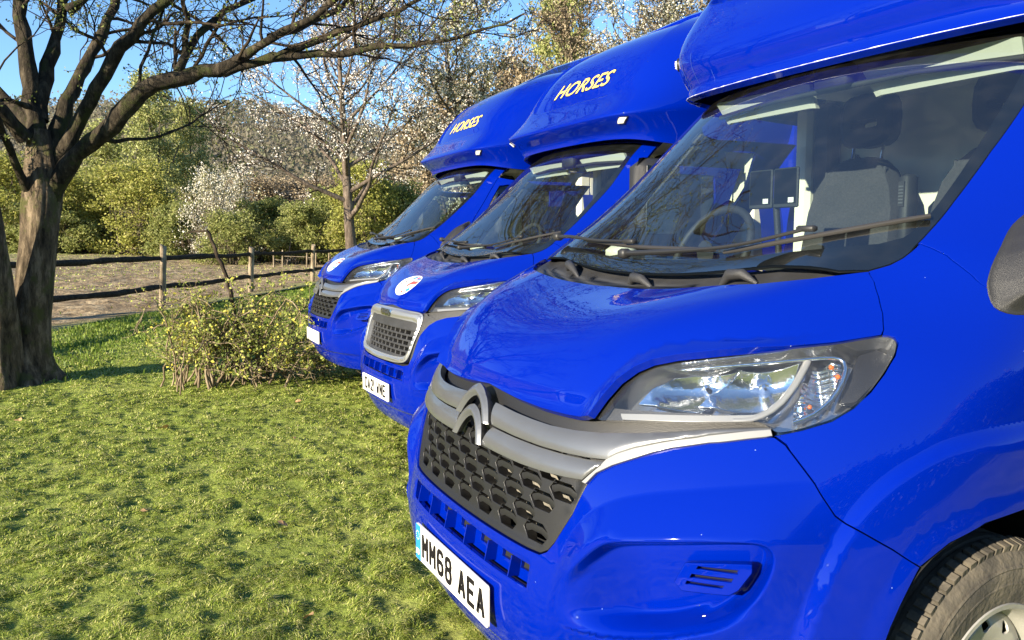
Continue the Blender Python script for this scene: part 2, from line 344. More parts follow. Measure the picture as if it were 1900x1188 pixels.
def panel_mesh(name,outline,mat,holes=(),h=.03,disp=None,flange=.015,gap=0.,S=surf,mirror=False,bevel=.002,hole_flange=None,extra=None):
    """sheet of the surface inside `outline`, with rounded edges turned in by `flange`"""
    disp=disp or (lambda q: np.zeros(len(q)))
    loops=[dens(inset(dens(outline,h),gap) if gap else outline,h)]
    if area(loops[0])<0: loops[0]=loops[0][::-1]
    for ho in holes:
        q=dens(ho,h)
        if gap: q=inset(q,-gap)
        if area(q)>0: q=q[::-1]
        loops.append(q)
    o=loops[0]; lo,hi=o.min(0),o.max(0)
    gx,gy=np.meshgrid(np.arange(lo[0]+h/2,hi[0],h),np.arange(lo[1]+h/2,hi[1],h*.87))
    gx=gx+(np.arange(gx.shape[0])%2)[:,None]*h/2
    G=np.stack([gx.ravel(),gy.ravel()],1); G=G[inpoly(G,o)]
    for q in loops[1:]: G=G[~inpoly(G,q)]
    for q in loops: G=G[pdist(G,q,True)[0]>h*.4]
    if extra is not None:
        E_=np.asarray(extra,float); E_=E_[inpoly(E_,o)]
        for q in loops: E_=E_[pdist(E_,q,True)[0]>h*.25]
        for q in loops[1:]: E_=E_[~inpoly(E_,q)]
        if len(E_):
            u=np.unique(np.round(E_/(h*.3)).astype(int),axis=0,return_index=True)[1]; E_=E_[u]
            d=np.concatenate([np.min(np.hypot(G[k:k+500,0:1]-E_[:,0],G[k:k+500,1:2]-E_[:,1]),axis=1) for k in range(0,len(G),500)])
            G=np.concatenate([G[d>h*.5],E_])
    pts=np.concatenate(loops+[G]); edges=[];k=0
    for q in loops:
        m=len(q); edges+=[(k+i,k+(i+1)%m) for i in range(m)]; k+=m
    r=geometry.delaunay_2d_cdt([Vector(p) for p in pts],edges,[],0,1e-6)
    ab=np.array([tuple(v) for v in r[0]]); F=np.array([f for f in r[2] if len(f)==3],int)
    c=ab[F].mean(1); keep=inpoly(c,o)
    for q in loops[1:]: keep&=~inpoly(c,q)
    F=F[keep]
    P,n=dsurf(S,disp,ab)
    V=[P];N=[n];Fs=[F];base=len(P); Q=[]
    for li,q in enumerate(loops):
        fl=flange if li==0 or hole_flange is None else hole_flange
        if not fl: continue
        p0,n0=dsurf(S,disp,q); m=len(q)
        tg=np.roll(p0,-1,0)-np.roll(p0,1,0); tg/=np.linalg.norm(tg,axis=1)[:,None]+1e-9
        out=np.cross(tg,n0)
        p1=p0-n0*bevel+out*bevel*.7; p2=p0-n0*fl+out*bevel*.7
        V+=[p0,p1,p2]; N+=[n0,out,out]
        for l in range(2):
            for i in range(m): Q.append([base+l*m+i,base+(l+1)*m+i,base+(l+1)*m+(i+1)%m,base+l*m+(i+1)%m])
        base+=3*m
    V=np.concatenate(V);N=np.concatenate(N); Q=np.array(Q,int).reshape(-1,4)
    if mirror:
        V=V*[-1,1,1];N=N*[-1,1,1];F=F[:,::-1];Q=Q[:,::-1]
    return mesh_np(name,V,[F,Q],mat,normals=N)
def both(half):
    """close a half outline (from the centre line round and back to it) with its mirror image"""
    half=np.asarray(half,float); m=half[::-1]*[-1,1]
    if abs(half[0,0])<1e-6: m=m[:-1]
    if abs(half[-1,0])<1e-6: m=m[1:]
    return np.concatenate([half,m])
MESH={}
def cached(key,fn):
    if key not in MESH: MESH[key]=fn()
    return MESH[key]

def link_all(name,meshes,parent): return [link(name,m,parent) for m in meshes]
def tubes(branches,name,mat,k=6):
    """branches: list of (pts (n,3), radii (n,)); one mesh"""
    Vs=[];Qs=[];off=0; ang=np.arange(k)/k*2*np.pi; ca,sa=np.cos(ang),np.sin(ang)
    for P,R in branches:
        n=len(P); T=np.empty_like(P); T[1:-1]=P[2:]-P[:-2]; T[0]=P[1]-P[0]; T[-1]=P[-1]-P[-2]; T/=np.linalg.norm(T,axis=1)[:,None]+1e-9
        ref=np.array([0,0,1.]) if abs(T[0,2])<.9 else np.array([1.,0,0])
        u=np.cross(T,ref); u/=np.linalg.norm(u,axis=1)[:,None]+1e-9; w=np.cross(T,u)
        V=P[:,None]+R[:,None,None]*(ca[None,:,None]*u[:,None]+sa[None,:,None]*w[:,None]); Vs.append(V.reshape(-1,3))
        i=np.arange(n-1)[:,None]*k; j=np.arange(k)[None]; jn=(j+1)%k
        Qs.append((np.stack([i+j,i+jn,i+k+jn,i+k+j],-1).reshape(-1,4))+off); off+=n*k
    return mesh_np(name,np.concatenate(Vs),[np.concatenate(Qs)],mat)
# ---------------------------------------------------------------- outlines on the body (a: metres round from the centre, b: up from the sill)
BON_HL=[(.452,.823),(.462,.86),(.477,.895),(.501,.923),(.53,.941),(.579,.956),(.681,.976),(.793,.998),(.894,1.035),(.978,1.075)]
BON_SEAM=[(.976,1.095),(.947,1.157),(.908,1.228),(.863,1.294),(.831,1.329)]
COWL_F=[(.825,1.338),(.76,1.312),(.69,1.288),(.56,1.268),(.35,1.282),(.18,1.303),(0,1.312)]
BON_LOW=[(0,.832),(.158,.822),(.275,.818),(.367,.818),(.447,.820)]
HL=[(.454,.818),(.464,.857),(.479,.892),(.503,.92),(.532,.938),(.582,.953),(.683,.973),(.795,.995),(.896,1.029),(.985,1.073),(1.009,1.070),(1.024,1.049),(1.033,1.001),(1.030,.954),(1.019,.913),(.998,.88),(.963,.856),(.911,.839),(.861,.827),(.843,.838),(.819,.844),(.791,.843),(.701,.837),(.583,.829),(.465,.817)]
STRIP_T=[(.501,.68),(.53,.719),(.539,.737),(.558,.753),(.591,.771),(.642,.791),(.675,.802),(.733,.816),(.803,.827),(.85,.833)]
STRIP_B=[(.510,.679),(.526,.706),(.557,.729),(.601,.753),(.634,.771),(.669,.786),(.739,.806),(.806,.817),(.857,.825)]
GR=[(0,.489),(.23,.490),(.366,.490),(.411,.492),(.434,.505),(.452,.53),(.487,.605),(.504,.678)]
SEAM=[(.863,.825),(.891,.814),(.931,.781),(.98,.742),(1.023,.70),(1.041,.682),(1.063,.668),(1.104,.647),(1.156,.619),(1.22,.582)]
ARCH=[(1.145,.10),(1.148,.2),(1.153,.33),(1.165,.429),(1.174,.466),(1.188,.507),(1.222,.582),(1.281,.624),(1.368,.655),(1.53,.672),(1.70,.66),(1.80,.63),(1.875,.575),(1.915,.48),(1.93,.35),(1.93,.12)]
ARCHCR=[(.985,.20),(.992,.33),(1.002,.431),(1.010,.485),(1.022,.551),(1.040,.627),(1.060,.688),(1.10,.752),(1.15,.797),(1.22,.828),(1.32,.845),(1.53,.855),(1.75,.845),(1.90,.80),(2.02,.72),(2.10,.6)]
CREASE=[(.489,.531),(.504,.573),(.53,.612),(.57,.646),(.612,.668),(.671,.689),(.757,.708),(.862,.728),(.946,.742),(1.02,.752)]
REC_O=[(.607,.574),(.69,.592),(.779,.609),(.861,.622),(.91,.627),(.935,.622),(.948,.607),(.951,.577),(.942,.533),(.930,.502),(.908,.473),(.864,.436),(.771,.400),(.647,.371),(.514,.356),(.443,.360),(.50,.45)]
VENT=[(.781,.556),(.853,.566),(.906,.571),(.908,.556),(.889,.519),(.875,.508),(.784,.503),(.767,.516)]
SLOTS3=[[(.806,.557),(.885,.560),(.885,.548),(.803,.548)],[(.796,.539),(.879,.541),(.877,.530),(.793,.529)],[(.789,.524),(.865,.525),(.862,.516),(.787,.515)]]
SL=[(-.385,.397),(.385,.397),(.385,.452),(0,.462),(-.385,.452)]
GLASS_SIDE=[(.811,1.349),(.846,1.375),(.855,1.40),(.854,1.423),(.844,1.451),(.838,1.507),(.836,1.55),(.832,1.651),(.837,1.745),(.847,1.85),(.868,1.96),(.882,2.037),(.885,2.20),(.878,2.36),(.868,2.50)]
PSEAM=[(.852,1.451),(.906,1.437),(.968,1.417),(1.021,1.39),(1.074,1.361),(1.133,1.321)]
REC_Os=smooth_line(REC_O,.008,True,14); CREASE=smooth_line(CREASE,.012,it=8); ARCHCR=smooth_line(ARCHCR,.02,it=10); ARCHs=smooth_line(ARCH[2:-1],.02)
def A(q): q=np.array(q,float); q[:,0]=np.abs(q[:,0]); return q
def arch_disp(q):
    d,s=pdist(q,ARCHCR)                       # swollen lip round the wheel opening
    t=np.where(s<0,d,-d); e=.019*sstep((t+.004)/.034)
    d2,s2=pdist(q,ARCHs)
    return e+.006*sstep(1-(d2-.006)/.05)*(t>0)
TOPL=smooth_line([(.30,.40),(.44,.43),(.60,.585),(.78,.612),(.95,.632),(1.10,.635),(1.3,.635)],.01,it=12)
def bumper_disp(q):
    q=A(q); a,b=q[:,0],q[:,1]
    cb=np.interp(a,CREASE[:,0],CREASE[:,1]); top=np.interp(a,TOPL[:,0],TOPL[:,1])
    fade=sstep((a-.46)/.12)*sstep((1.09-a)/.20)
    t=np.clip((cb-b)/np.maximum(cb-top,.03),0,1)
    e=.036*t*fade*np.where(b<top,sstep(1-(top-b)/.22),1)
    d,_=pdist(q,REC_Os,True); ins=inpoly(q,REC_Os)
    left=sstep((a-.50)/.24+(b-.36)*1.1)
    dep=np.where(ins,sstep((d-.001)/(.018+.030*sstep((.52-b)/.14)))*.085*left,0)
    e=e-dep
    e=e+.010*sstep(1-d/.045)*(~ins)*sstep((.50-b)/.12)*sstep((a-.5)/.1)
    e=e-.012*sstep((.205-b)/.018)*sstep((.9-a)/.2)
    d3,_=pdist(q,np.array(SL),True); e=e-.004*sstep(1-d3/.012)*(a<.42)
    return e+arch_disp(q)*sstep((a-.9)/.1)
def bonnet_disp(q):
    q=A(q); d,_=pdist(q,np.array(BON_HL))
    e=.026*np.clip(1-d/.040,0,1)*sstep((.90-q[:,0])/.25)
    dl,_=pdist(q,RIDGE); t=sstep(1-dl/.16)
    e=e+.007*t
    db=np.abs(q[:,1]-.835); e=e-.010*sstep(1-db/.035)*sstep((.44-q[:,0])/.05)     # rolled front edge
    return e
RIDGE=smooth_line([(.40,.84),(.426,.917),(.45,.982),(.506,1.043),(.599,1.109),(.68,1.195),(.746,1.269),(.8,1.33)],.03)
def fender_disp(q): q=A(q); return arch_disp(q)
L_=np.array
def pm(key,name,mirror=None,**k):
    return cached((key,mirror),lambda: panel_mesh(name,mirror=bool(mirror),**k))
def build_body(v,kind):
    G=.0022
    bon=both(BON_LOW+BON_HL+BON_SEAM+COWL_F)
    link('bonnet',pm('bon','bonnet',outline=bon,mat=M['paint'],disp=bonnet_disp,gap=G,h=.016,flange=.02),v)
    # front bumper with its recesses
    low=GR if kind!='oval' else [(0,.485),(.2,.486),(.37,.488),(.43,.50),(.455,.55),(.475,.68)]
    up=STRIP_B[1:] if kind!='oval' else [(.490,.70),(.52,.745),(.56,.775),(.62,.797),(.73,.815),(.857,.825)]
    half=[(a+.004*(a>0),b-.004) for a,b in low]+list(up)+SEAM+[(1.188,.507),(1.174,.466),(1.165,.429),(1.153,.33),(1.148,.2),(1.145,.10),(1.0,.06),(.8,.05),(0,.05)]
    ex=np.concatenate([inset(REC_Os,k) for k in (-.010,0,.006,.013,.020,.030,.042)]+[CREASE,CREASE-[0,.006],CREASE+[0,.005]]+[ARCHCR[(ARCHCR[:,0]<1.25)]+[o,0] for o in (-.006,.004,.014,.024,.036)])
    ex=np.concatenate([ex,ex*[-1,1]])
    bp=link('front_bumper',pm('bump'+kind,'front_bumper',outline=both(half),holes=[SL],mat=M['paint'],disp=bumper_disp,gap=G,h=.0125,flange=.03,extra=ex),v)
    for s in (0,1):
        fv=link('fog_vent',pm('vent','fog_vent',mirror=s,outline=VENT,holes=SLOTS3,mat=M['paint'],disp=lambda q:bumper_disp(q)*0-.006,h=.012,flange=.03,hole_flange=.02,bevel=.004),bp)
        link('vent_cavity',pm('ventb','vent_cavity',mirror=s,outline=VENT,mat=M['void'],disp=lambda q:np.full(len(q),-.024),h=.03,flange=0,gap=.004),fv)
    # air slots under the grille
    def slots():
        mb=MB()
        me=panel_mesh('lower_air_intake',SL,M['paint'],disp=lambda q:np.full(len(q),-.034),h=.02,flange=0,gap=-.004,
            holes=[[(x-.034,.415),(x+.034,.415),(x+.034,.445),(x-.034,.447)] for x in (-.262,-.137,-.003,.131,.254,-.345,.345)],hole_flange=.01)
        return me
    sl=link('lower_air_intake',cached('slots',slots),bp)
    def ribs():
        mb=MB()
        for x in (-.325,-.2,-.07,.066,.196,.312):
            p,_=surf(np.array([x]*4),np.array([.399,.399,.452,.452]),np.array([-.034,.0,-.004,-.034])); w=.0022
            mb.add(np.concatenate([p-[w,0,0],p+[w,0,0]]),[[0,1,2,3],[7,6,5,4]]+[[i,4+i,4+(i+1)%4,(i+1)%4] for i in range(4)])
        return mb.pieces('intake_rib',M['paint'])
    link_all('intake_rib',cached('ribs',ribs),sl)
    link('intake_cavity',pm('slotb','intake_cavity',outline=SL,mat=M['void'],disp=lambda q:np.full(len(q),-.05),h=.05,flange=0,gap=-.01),sl)
    # wings, pillars, roof front, doors
    for s in (0,1):
        wing=SEAM+ARCH[7:]+[(1.93,.12),(1.93,.3)][:0]+[(1.945,.12),(1.945,.5),(1.80,.75),(1.70,1.0),(1.60,1.15),(1.40,1.27),(1.133,1.321)]+PSEAM[::-1]+[(.855,1.423),(.856,1.40),(.847,1.373),(.815,1.347),(.829,1.331)]+BON_SEAM[::-1][1:]+[(.98,1.078)]+[p for p in HL[10:19]]
        ex=np.concatenate([ARCHCR,ARCHCR+[.012,-.012],ARCHCR+[.024,-.024],ARCHCR+[-.006,.006]])
        fw_=link('front_wing',pm('wing','front_wing',mirror=s,outline=wing,mat=M['paint'],disp=fender_disp,gap=G,h=.024,flange=.03,extra=ex),v)
        pil=PSEAM+[(1.17,1.30),(1.40,1.29),(1.30,1.50),(1.19,1.80),(1.13,2.10),(1.10,2.34),(1.08,2.64),(.90,2.64)]+GLASS_SIDE[::-1][:11]
        link('windscreen_pillar',pm('pil','windscreen_pillar',mirror=s,outline=pil,mat=M['paint'],gap=G,h=.03,flange=.02),v)
        door=[(1.945,.14),(1.945,.5),(1.80,.75),(1.70,1.0),(1.60,1.15),(1.42,1.27),(1.31,1.50),(1.20,1.80),(1.14,2.10),(1.11,2.33),(2.0,2.36),(2.40,2.36),(2.40,2.0),(2.42,1.5),(2.85,1.2),(2.85,.14)]
        win=[(1.47,1.50),(1.36,1.75),(1.27,2.05),(1.25,2.22),(1.45,2.26),(2.2,2.26),(2.28,2.0),(2.30,1.50),(2.2,1.46),(1.55,1.46)]
        dr=link('cab_door',pm('door','cab_door',mirror=s,outline=door,holes=[win],mat=M['paint'],gap=G,h=.05,flange=.025,hole_flange=.02,disp=lambda q:-.0*q[:,0]),v)
        link('side_window',pm('dwin','side_window',mirror=s,outline=win,mat=M['side_glass'],h=.1,flange=0,gap=.0,disp=lambda q:np.full(len(q),-.012)),dr)
        hd=MB(); p,_=surf(np.array([2.25,2.33,2.45,2.52]),np.array([1.28]*4),np.array([.002,.035,.035,.002])); hd.tube(p*[(-1 if s else 1),1,1],.014,8)
        link('door_handle',hd.mesh('door_handle',M['black'],True),dr)
        # mirror foot in front of the door window
        MF=[(1.072,1.60),(1.083,1.49),(1.095,1.426),(1.114,1.375),(1.145,1.302),(1.171,1.244),(1.198,1.217),(1.226,1.208),(1.30,1.215),(1.42,1.25),(1.46,1.34),(1.40,1.48),(1.30,1.62),(1.17,1.72)]
        def mfd(q):
            d,_=pdist(A(q),np.array(MF),True); return .004+.040*sstep(d/.09)
        mt=link('door_mirror',pm('mfoot','mirror_foot',mirror=s,outline=smooth_line(MF,.03,True),mat=M['mirror_trim'],disp=mfd,h=.018,flange=.02,bevel=.006),v)
        sx=-1 if s else 1
        arm=MB(); arm.tube([(sx*1.05,1.26,1.34),(sx*1.10,1.34,1.40),(sx*1.115,1.42,1.45)],[.045,.04,.045],10,flat=.6)
        link('mirror_arm',arm.mesh('mirror_arm',M['mirror_trim'],True,60),mt)
        hd=MB(); hd.box((sx*1.12,1.54,1.56),(.12,.25,.44),bev=.045); link('mirror_housing',hd.mesh('mirror_housing',M['mirror_trim'],True,50),mt)
        gl=MB(); gl.box((sx*1.058,1.545,1.58),(.005,.19,.32)); link('mirror_glass',gl.mesh('mirror_glass',M['chrome']),mt)
    link('cab_roof',pm('roof','cab_roof',outline=both([(0,2.51),(.80,2.51),(.865,2.51),(.90,2.64),(0,2.64)]),mat=M['paint'],h=.06,flange=.02,gap=G),v)
    # windscreen with its printed black border
    bot=[(0,1.40),(.45,1.40),(.60,1.372),(.72,1.346)]
    gl=both(bot+GLASS_SIDE+[(.80,2.505),(.4,2.505),(0,2.505)])
    ws=link('windscreen',pm('ws','windscreen',outline=gl,mat=M['glass'],gap=.003,h=.05,flange=0),v)
    inn=[(0,1.46),(.5,1.46),(.70,1.46),(.762,1.49),(.775,1.55),(.772,1.70),(.775,1.80),(.782,1.95),(.80,2.08),(.815,2.25),(.79,2.40),(.6,2.42),(0,2.42)]
    link('black_border',pm('wsb','black_border',outline=gl,holes=[both(inn)[::-1]],mat=M['ceramic'],gap=.0025,h=.04,flange=.004,disp=lambda q:np.full(len(q),-.004)),ws)
    ML={}
    def cowl_d(q):
        q=A(q); f=np.interp(q[:,0],[.0,.18,.35,.56,.69,.76,.83],[1.312,1.303,1.282,1.268,1.288,1.312,1.34])
        t=(q[:,1]-f); r=.004*np.cos(t/.022*2*np.pi)*(t>.012)*(t<.09)*sstep((.6-q[:,0])/.1)
        return -.012-.022*sstep(t/.10)+r
    cw=link('scuttle_panel',pm('cowl','scuttle_panel',outline=both([(0,1.435),(.5,1.435),(.70,1.42),(.80,1.385),(.843,1.385),(.835,1.355)]+COWL_F[0:]),mat=M['trim'],disp=cowl_d,h=.016,flange=.02,gap=.001),v)
    def bump_mesh():
        mb=MB()
        for a in (-.36,.02,.36):
            p,n=surf(np.array([a-.05,a-.02,a+.03,a+.07]),np.array([1.385,1.39,1.38,1.375]),np.array([-.034,-.008,-.006,-.034])); mb.tube(p,[.006,.016,.014,.005],8)
        return mb.pieces('scuttle_hump',M['trim'],True,60)
    link_all('scuttle_hump',cached('humps',bump_mesh),cw)
    # wipers
    def wip(i):
        arms=[([(-.05,1.425),(.12,1.44),(.285,1.452),(.38,1.49),(.455,1.52)],[.05,.045,.035,.03,.03],[.013,.011,.008,.007,.007]),([(-.72,1.44),(-.50,1.47),(-.30,1.49),(-.12,1.508)],[.04,.035,.03,.03],[.011,.009,.007,.007])][i]
        bl=[[(.25,1.462),(.40,1.495),(.62,1.538),(.80,1.572)],[(-.42,1.50),(-.1,1.502),(.21,1.482)]][i]
        mb=MB(); q=np.array(arms[0]); p,_=surf(q[:,0],q[:,1],np.array(arms[1])); mb.tube(smooth_line(p,.04),np.interp(np.linspace(0,1,len(smooth_line(p,.04))),np.linspace(0,1,len(arms[2])),arms[2]),8,0,flat=.7)
        mb.box(p[0],(.036,.036,.032),0,bev=.008); mb.box(p[-1],(.055,.022,.016),0,bev=.004)
        m2=MB(); q=np.array(bl); p,_=surf(q[:,0],q[:,1],np.full(len(q),.011)); p=smooth_line(p,.05); m2.tube(p,[.006]+[.0090]*(len(p)-2)+[.008],8,0,flat=.75)
        return mb.mesh('wiper_arm',M['wiper'],True,50), m2.mesh('wiper_blade',M['wiper_dusty'],True,50)
    for i in (0,1):
        a_,b_=cached(('wip',i),lambda: wip(i)); w=link('wiper',a_,v); link('wiper_blade',b_,w)
    # headlamps
    for s in (0,1): build_lamp(v,s)
    # dark shell behind the panels
    def liner():
        hl2=dens(inset(np.array(HL),-.004),.03)
        holes=[np.array(REC_O)*[1,1],[(-.5,.40),(.5,.40),(.5,.47),(-.5,.47)][:0]]
        half=[(0,.06),(1.10,.06),(1.10,.45),(1.13,.55),(1.19,.66),(1.30,.71),(1.53,.75),(1.75,.74),(1.90,.66),(1.93,1.1),(1.6,1.25),(1.3,1.29),(1.1,1.40),(1.0,1.45),(.9,1.45),(.85,1.34),(.7,1.30),(0,1.33)]
        hl=[(a,b) for a,b in hl2]; hlm=[(-a,b) for a,b in hl2]
        gr=both([(0,.50),(.41,.51),(.46,.62),(.49,.70),(.47,.80),(0,.81)])
        return panel_mesh('inner_shell',both(half),M['void'],holes=[hl,hlm,gr],disp=lambda q:np.where((np.abs(q[:,0])>.4)&(np.abs(q[:,0])<1.02)&(q[:,1]<.64)&(q[:,1]>.33),-.11,-.045),h=.035,flange=0)
    link('inner_shell',cached('liner',liner),v)
    def well(s):
        q=smooth_line(ARCH,.04); p,_=surf(q[:,0],q[:,1],np.full(len(q),.02)); k=len(p); V=[]
        for xx in (0,-.05,-.42):
            pp=p*[s,1,1]; pp[:,0]+=xx*s; pp[:,2]+=.02*(xx<0); V.append(pp)
        F=[[l*k+i,l*k+i+1,(l+1)*k+i+1,(l+1)*k+i] for l in range(2) for i in range(k-1)]+[[2*k+i for i in range(k)]]
        me=bpy.data.meshes.new('wheel_arch'); me.from_pydata(np.concatenate(V).tolist(),[],F); me.materials.append(M['void']); me.update(); return me
    for s_ in (1,-1): link('wheel_arch',cached(('well',s_),lambda: well(s_)),v)
    def floor():
        mb=MB(); mb.box((0,1.75,.40),(1.1,3.2,.10)); mb.box((0,.75,.36),(1.5,.9,.10)); mb.box((0,2.45,.45),(1.9,.9,.1)); return mb.mesh('chassis',M['void'])
    link('chassis',cached('floor',floor),v)
def build_lamp(v,s):
    hl=smooth_line(HL,.012,True,1)
    ins=lambda d: (lambda q: np.full(len(q),d))
    hw=link('headlamp',pm('lamph','headlamp',mirror=s,outline=hl,mat=M['lampgrey'],gap=.003,h=.05,flange=0,disp=ins(-.085)),v)
    def walls():
        q=inset(hl,.003) if area(hl)>0 else inset(hl,.003); V=[];F=[];k=len(q)
        for d,g in ((-.002,0),(-.03,.003),(-.088,.006)):
            qq=inset(q,g); p,_=surf(qq[:,0],qq[:,1],np.full(k,d)); V.append(p)
        F=[[l*k+i,l*k+(i+1)%k,(l+1)*k+(i+1)%k,(l+1)*k+i] for l in range(2) for i in range(k)]
        V=np.concatenate(V); 
        if s: V=V*[-1,1,1]
        return mesh_np('lamp_rim',V,[F],M['lampgrey'])
    link('lamp_rim',cached(('lrim',s),walls),hw)
    link('lamp_lens',pm('lens','lamp_lens',mirror=s,outline=hl,mat=M['lens'],gap=.003,h=.04,flange=0,disp=lambda q:.004+.006*sstep(pdist(A(q),hl,True)[0]/.05)),hw)
    # bright surround: bar along the bottom, upper line, outer curve and the slanting divider
    bar=[(.500,.841),(.57,.847),(.69,.854),(.78,.860),(.802,.862),(.806,.855),(.78,.849),(.701,.844),(.60,.838),(.511,.832)]
    link('lamp_bar',pm('lbar','lamp_bar',mirror=s,outline=bar,mat=M['pale'],h=.012,flange=.02,disp=ins(-.018)),hw)
    def rod(pts,r,d,m,name,fl=.6):
        mb=MB(); q=smooth_line(pts,.02); p,_=surf(q[:,0],q[:,1],np.full(len(q),d)); p=p*[(-1 if s else 1),1,1]; mb.tube(p,r,10,0,flat=fl); return mb.mesh(name,m,True,60)
    link('lamp_frame',cached(('lr',s),lambda: rod([(.59,.943),(.723,.966),(.835,.985),(.915,1.003),(.935,1.0),(.945,.985),(.955,.93),(.948,.893),(.925,.866),(.885,.852)],.0075,-.022,M['chrome'],'lamp_frame')),hw)
    link('lamp_divider',cached(('ld',s),lambda: rod([(.858,.985),(.860,.94),(.851,.895),(.835,.868),(.806,.853),(.76,.852)],.0085,-.022,M['pale'],'lamp_divider')),hw)
    link('dark_bezel',pm('dbz','dark_bezel',mirror=s,outline=[(.968,.90),(1.0,.905),(1.024,.955),(1.027,1.0),(1.018,1.045),(.985,1.062),(.955,1.035),(.962,.95)],mat=M['black'],h=.02,flange=.02,disp=ins(-.045)),hw)
    # two chrome reflectors with bulbs, then the crinkled indicator
    def bowl(poly,c,depth,name,mat=None):
        ce=np.array(c)
        def dd(q):
            q=A(q); r=np.hypot((q[:,0]-ce[0])/.10,(q[:,1]-ce[1])/.065); return -.078+.050*np.clip(r,0,1.15)**2*depth
        return pm(name,'reflector',mirror=s,outline=poly,mat=mat or M['chrome'],h=.010,flange=.01,disp=dd)
    b1=[(.536,.862),(.554,.90),(.578,.930),(.615,.945),(.66,.952),(.712,.957),(.705,.93),(.69,.90),(.672,.868)]
    b2=[(.676,.868),(.695,.90),(.710,.93),(.718,.958),(.78,.968),(.842,.980),(.846,.94),(.838,.905),(.815,.878),(.75,.870)]
    for i,(b,c) in enumerate(((b1,(.66,.915)),(b2,(.79,.925)))):
        r=link('reflector',bowl(b,c,1.,'refl%d'%i),hw)
        mb=MB(); p,n=surf(np.array([c[0]]*3),np.array([c[1]]*3),np.array([-.078,-.05,-.035])); p=p*[(-1 if s else 1),1,1]; mb.tube(p,[.012,.012,.004],10)
        link('bulb',mb.mesh('bulb',M['chrome'],True,50),r)
    ind=[(.875,.980),(.905,.993),(.925,.996),(.937,.980),(.942,.935),(.935,.898),(.915,.872),(.880,.866),(.872,.889),(.884,.93)]
    def idd(q):
        q=A(q); return -.050+.003*np.sin(q[:,1]*520)+.012*np.sin(q[:,0]*75+q[:,1]*40)
    it=link('indicator',pm('ind','indicator',mirror=s,outline=ind,mat=M['chrome'],h=.006,flange=.02,disp=idd),hw)
    ob=MB()
    for (a,b,r) in ((.912,.978,.006),(.936,.955,.006),(.905,.885,.005)):
        p,_=surf(np.array([a]),np.array([b]),np.array([-.030])); p=p*[(-1 if s else 1),1,1]; ob.lathe([(-r,0.0001),(-r*.6,r*.8),(0,r),(r*.6,r*.8),(r,.0001)],'y',p[0],10)
    link_all('amber_bulb',ob.pieces('amber_bulb',M['orange'],True,80),it)
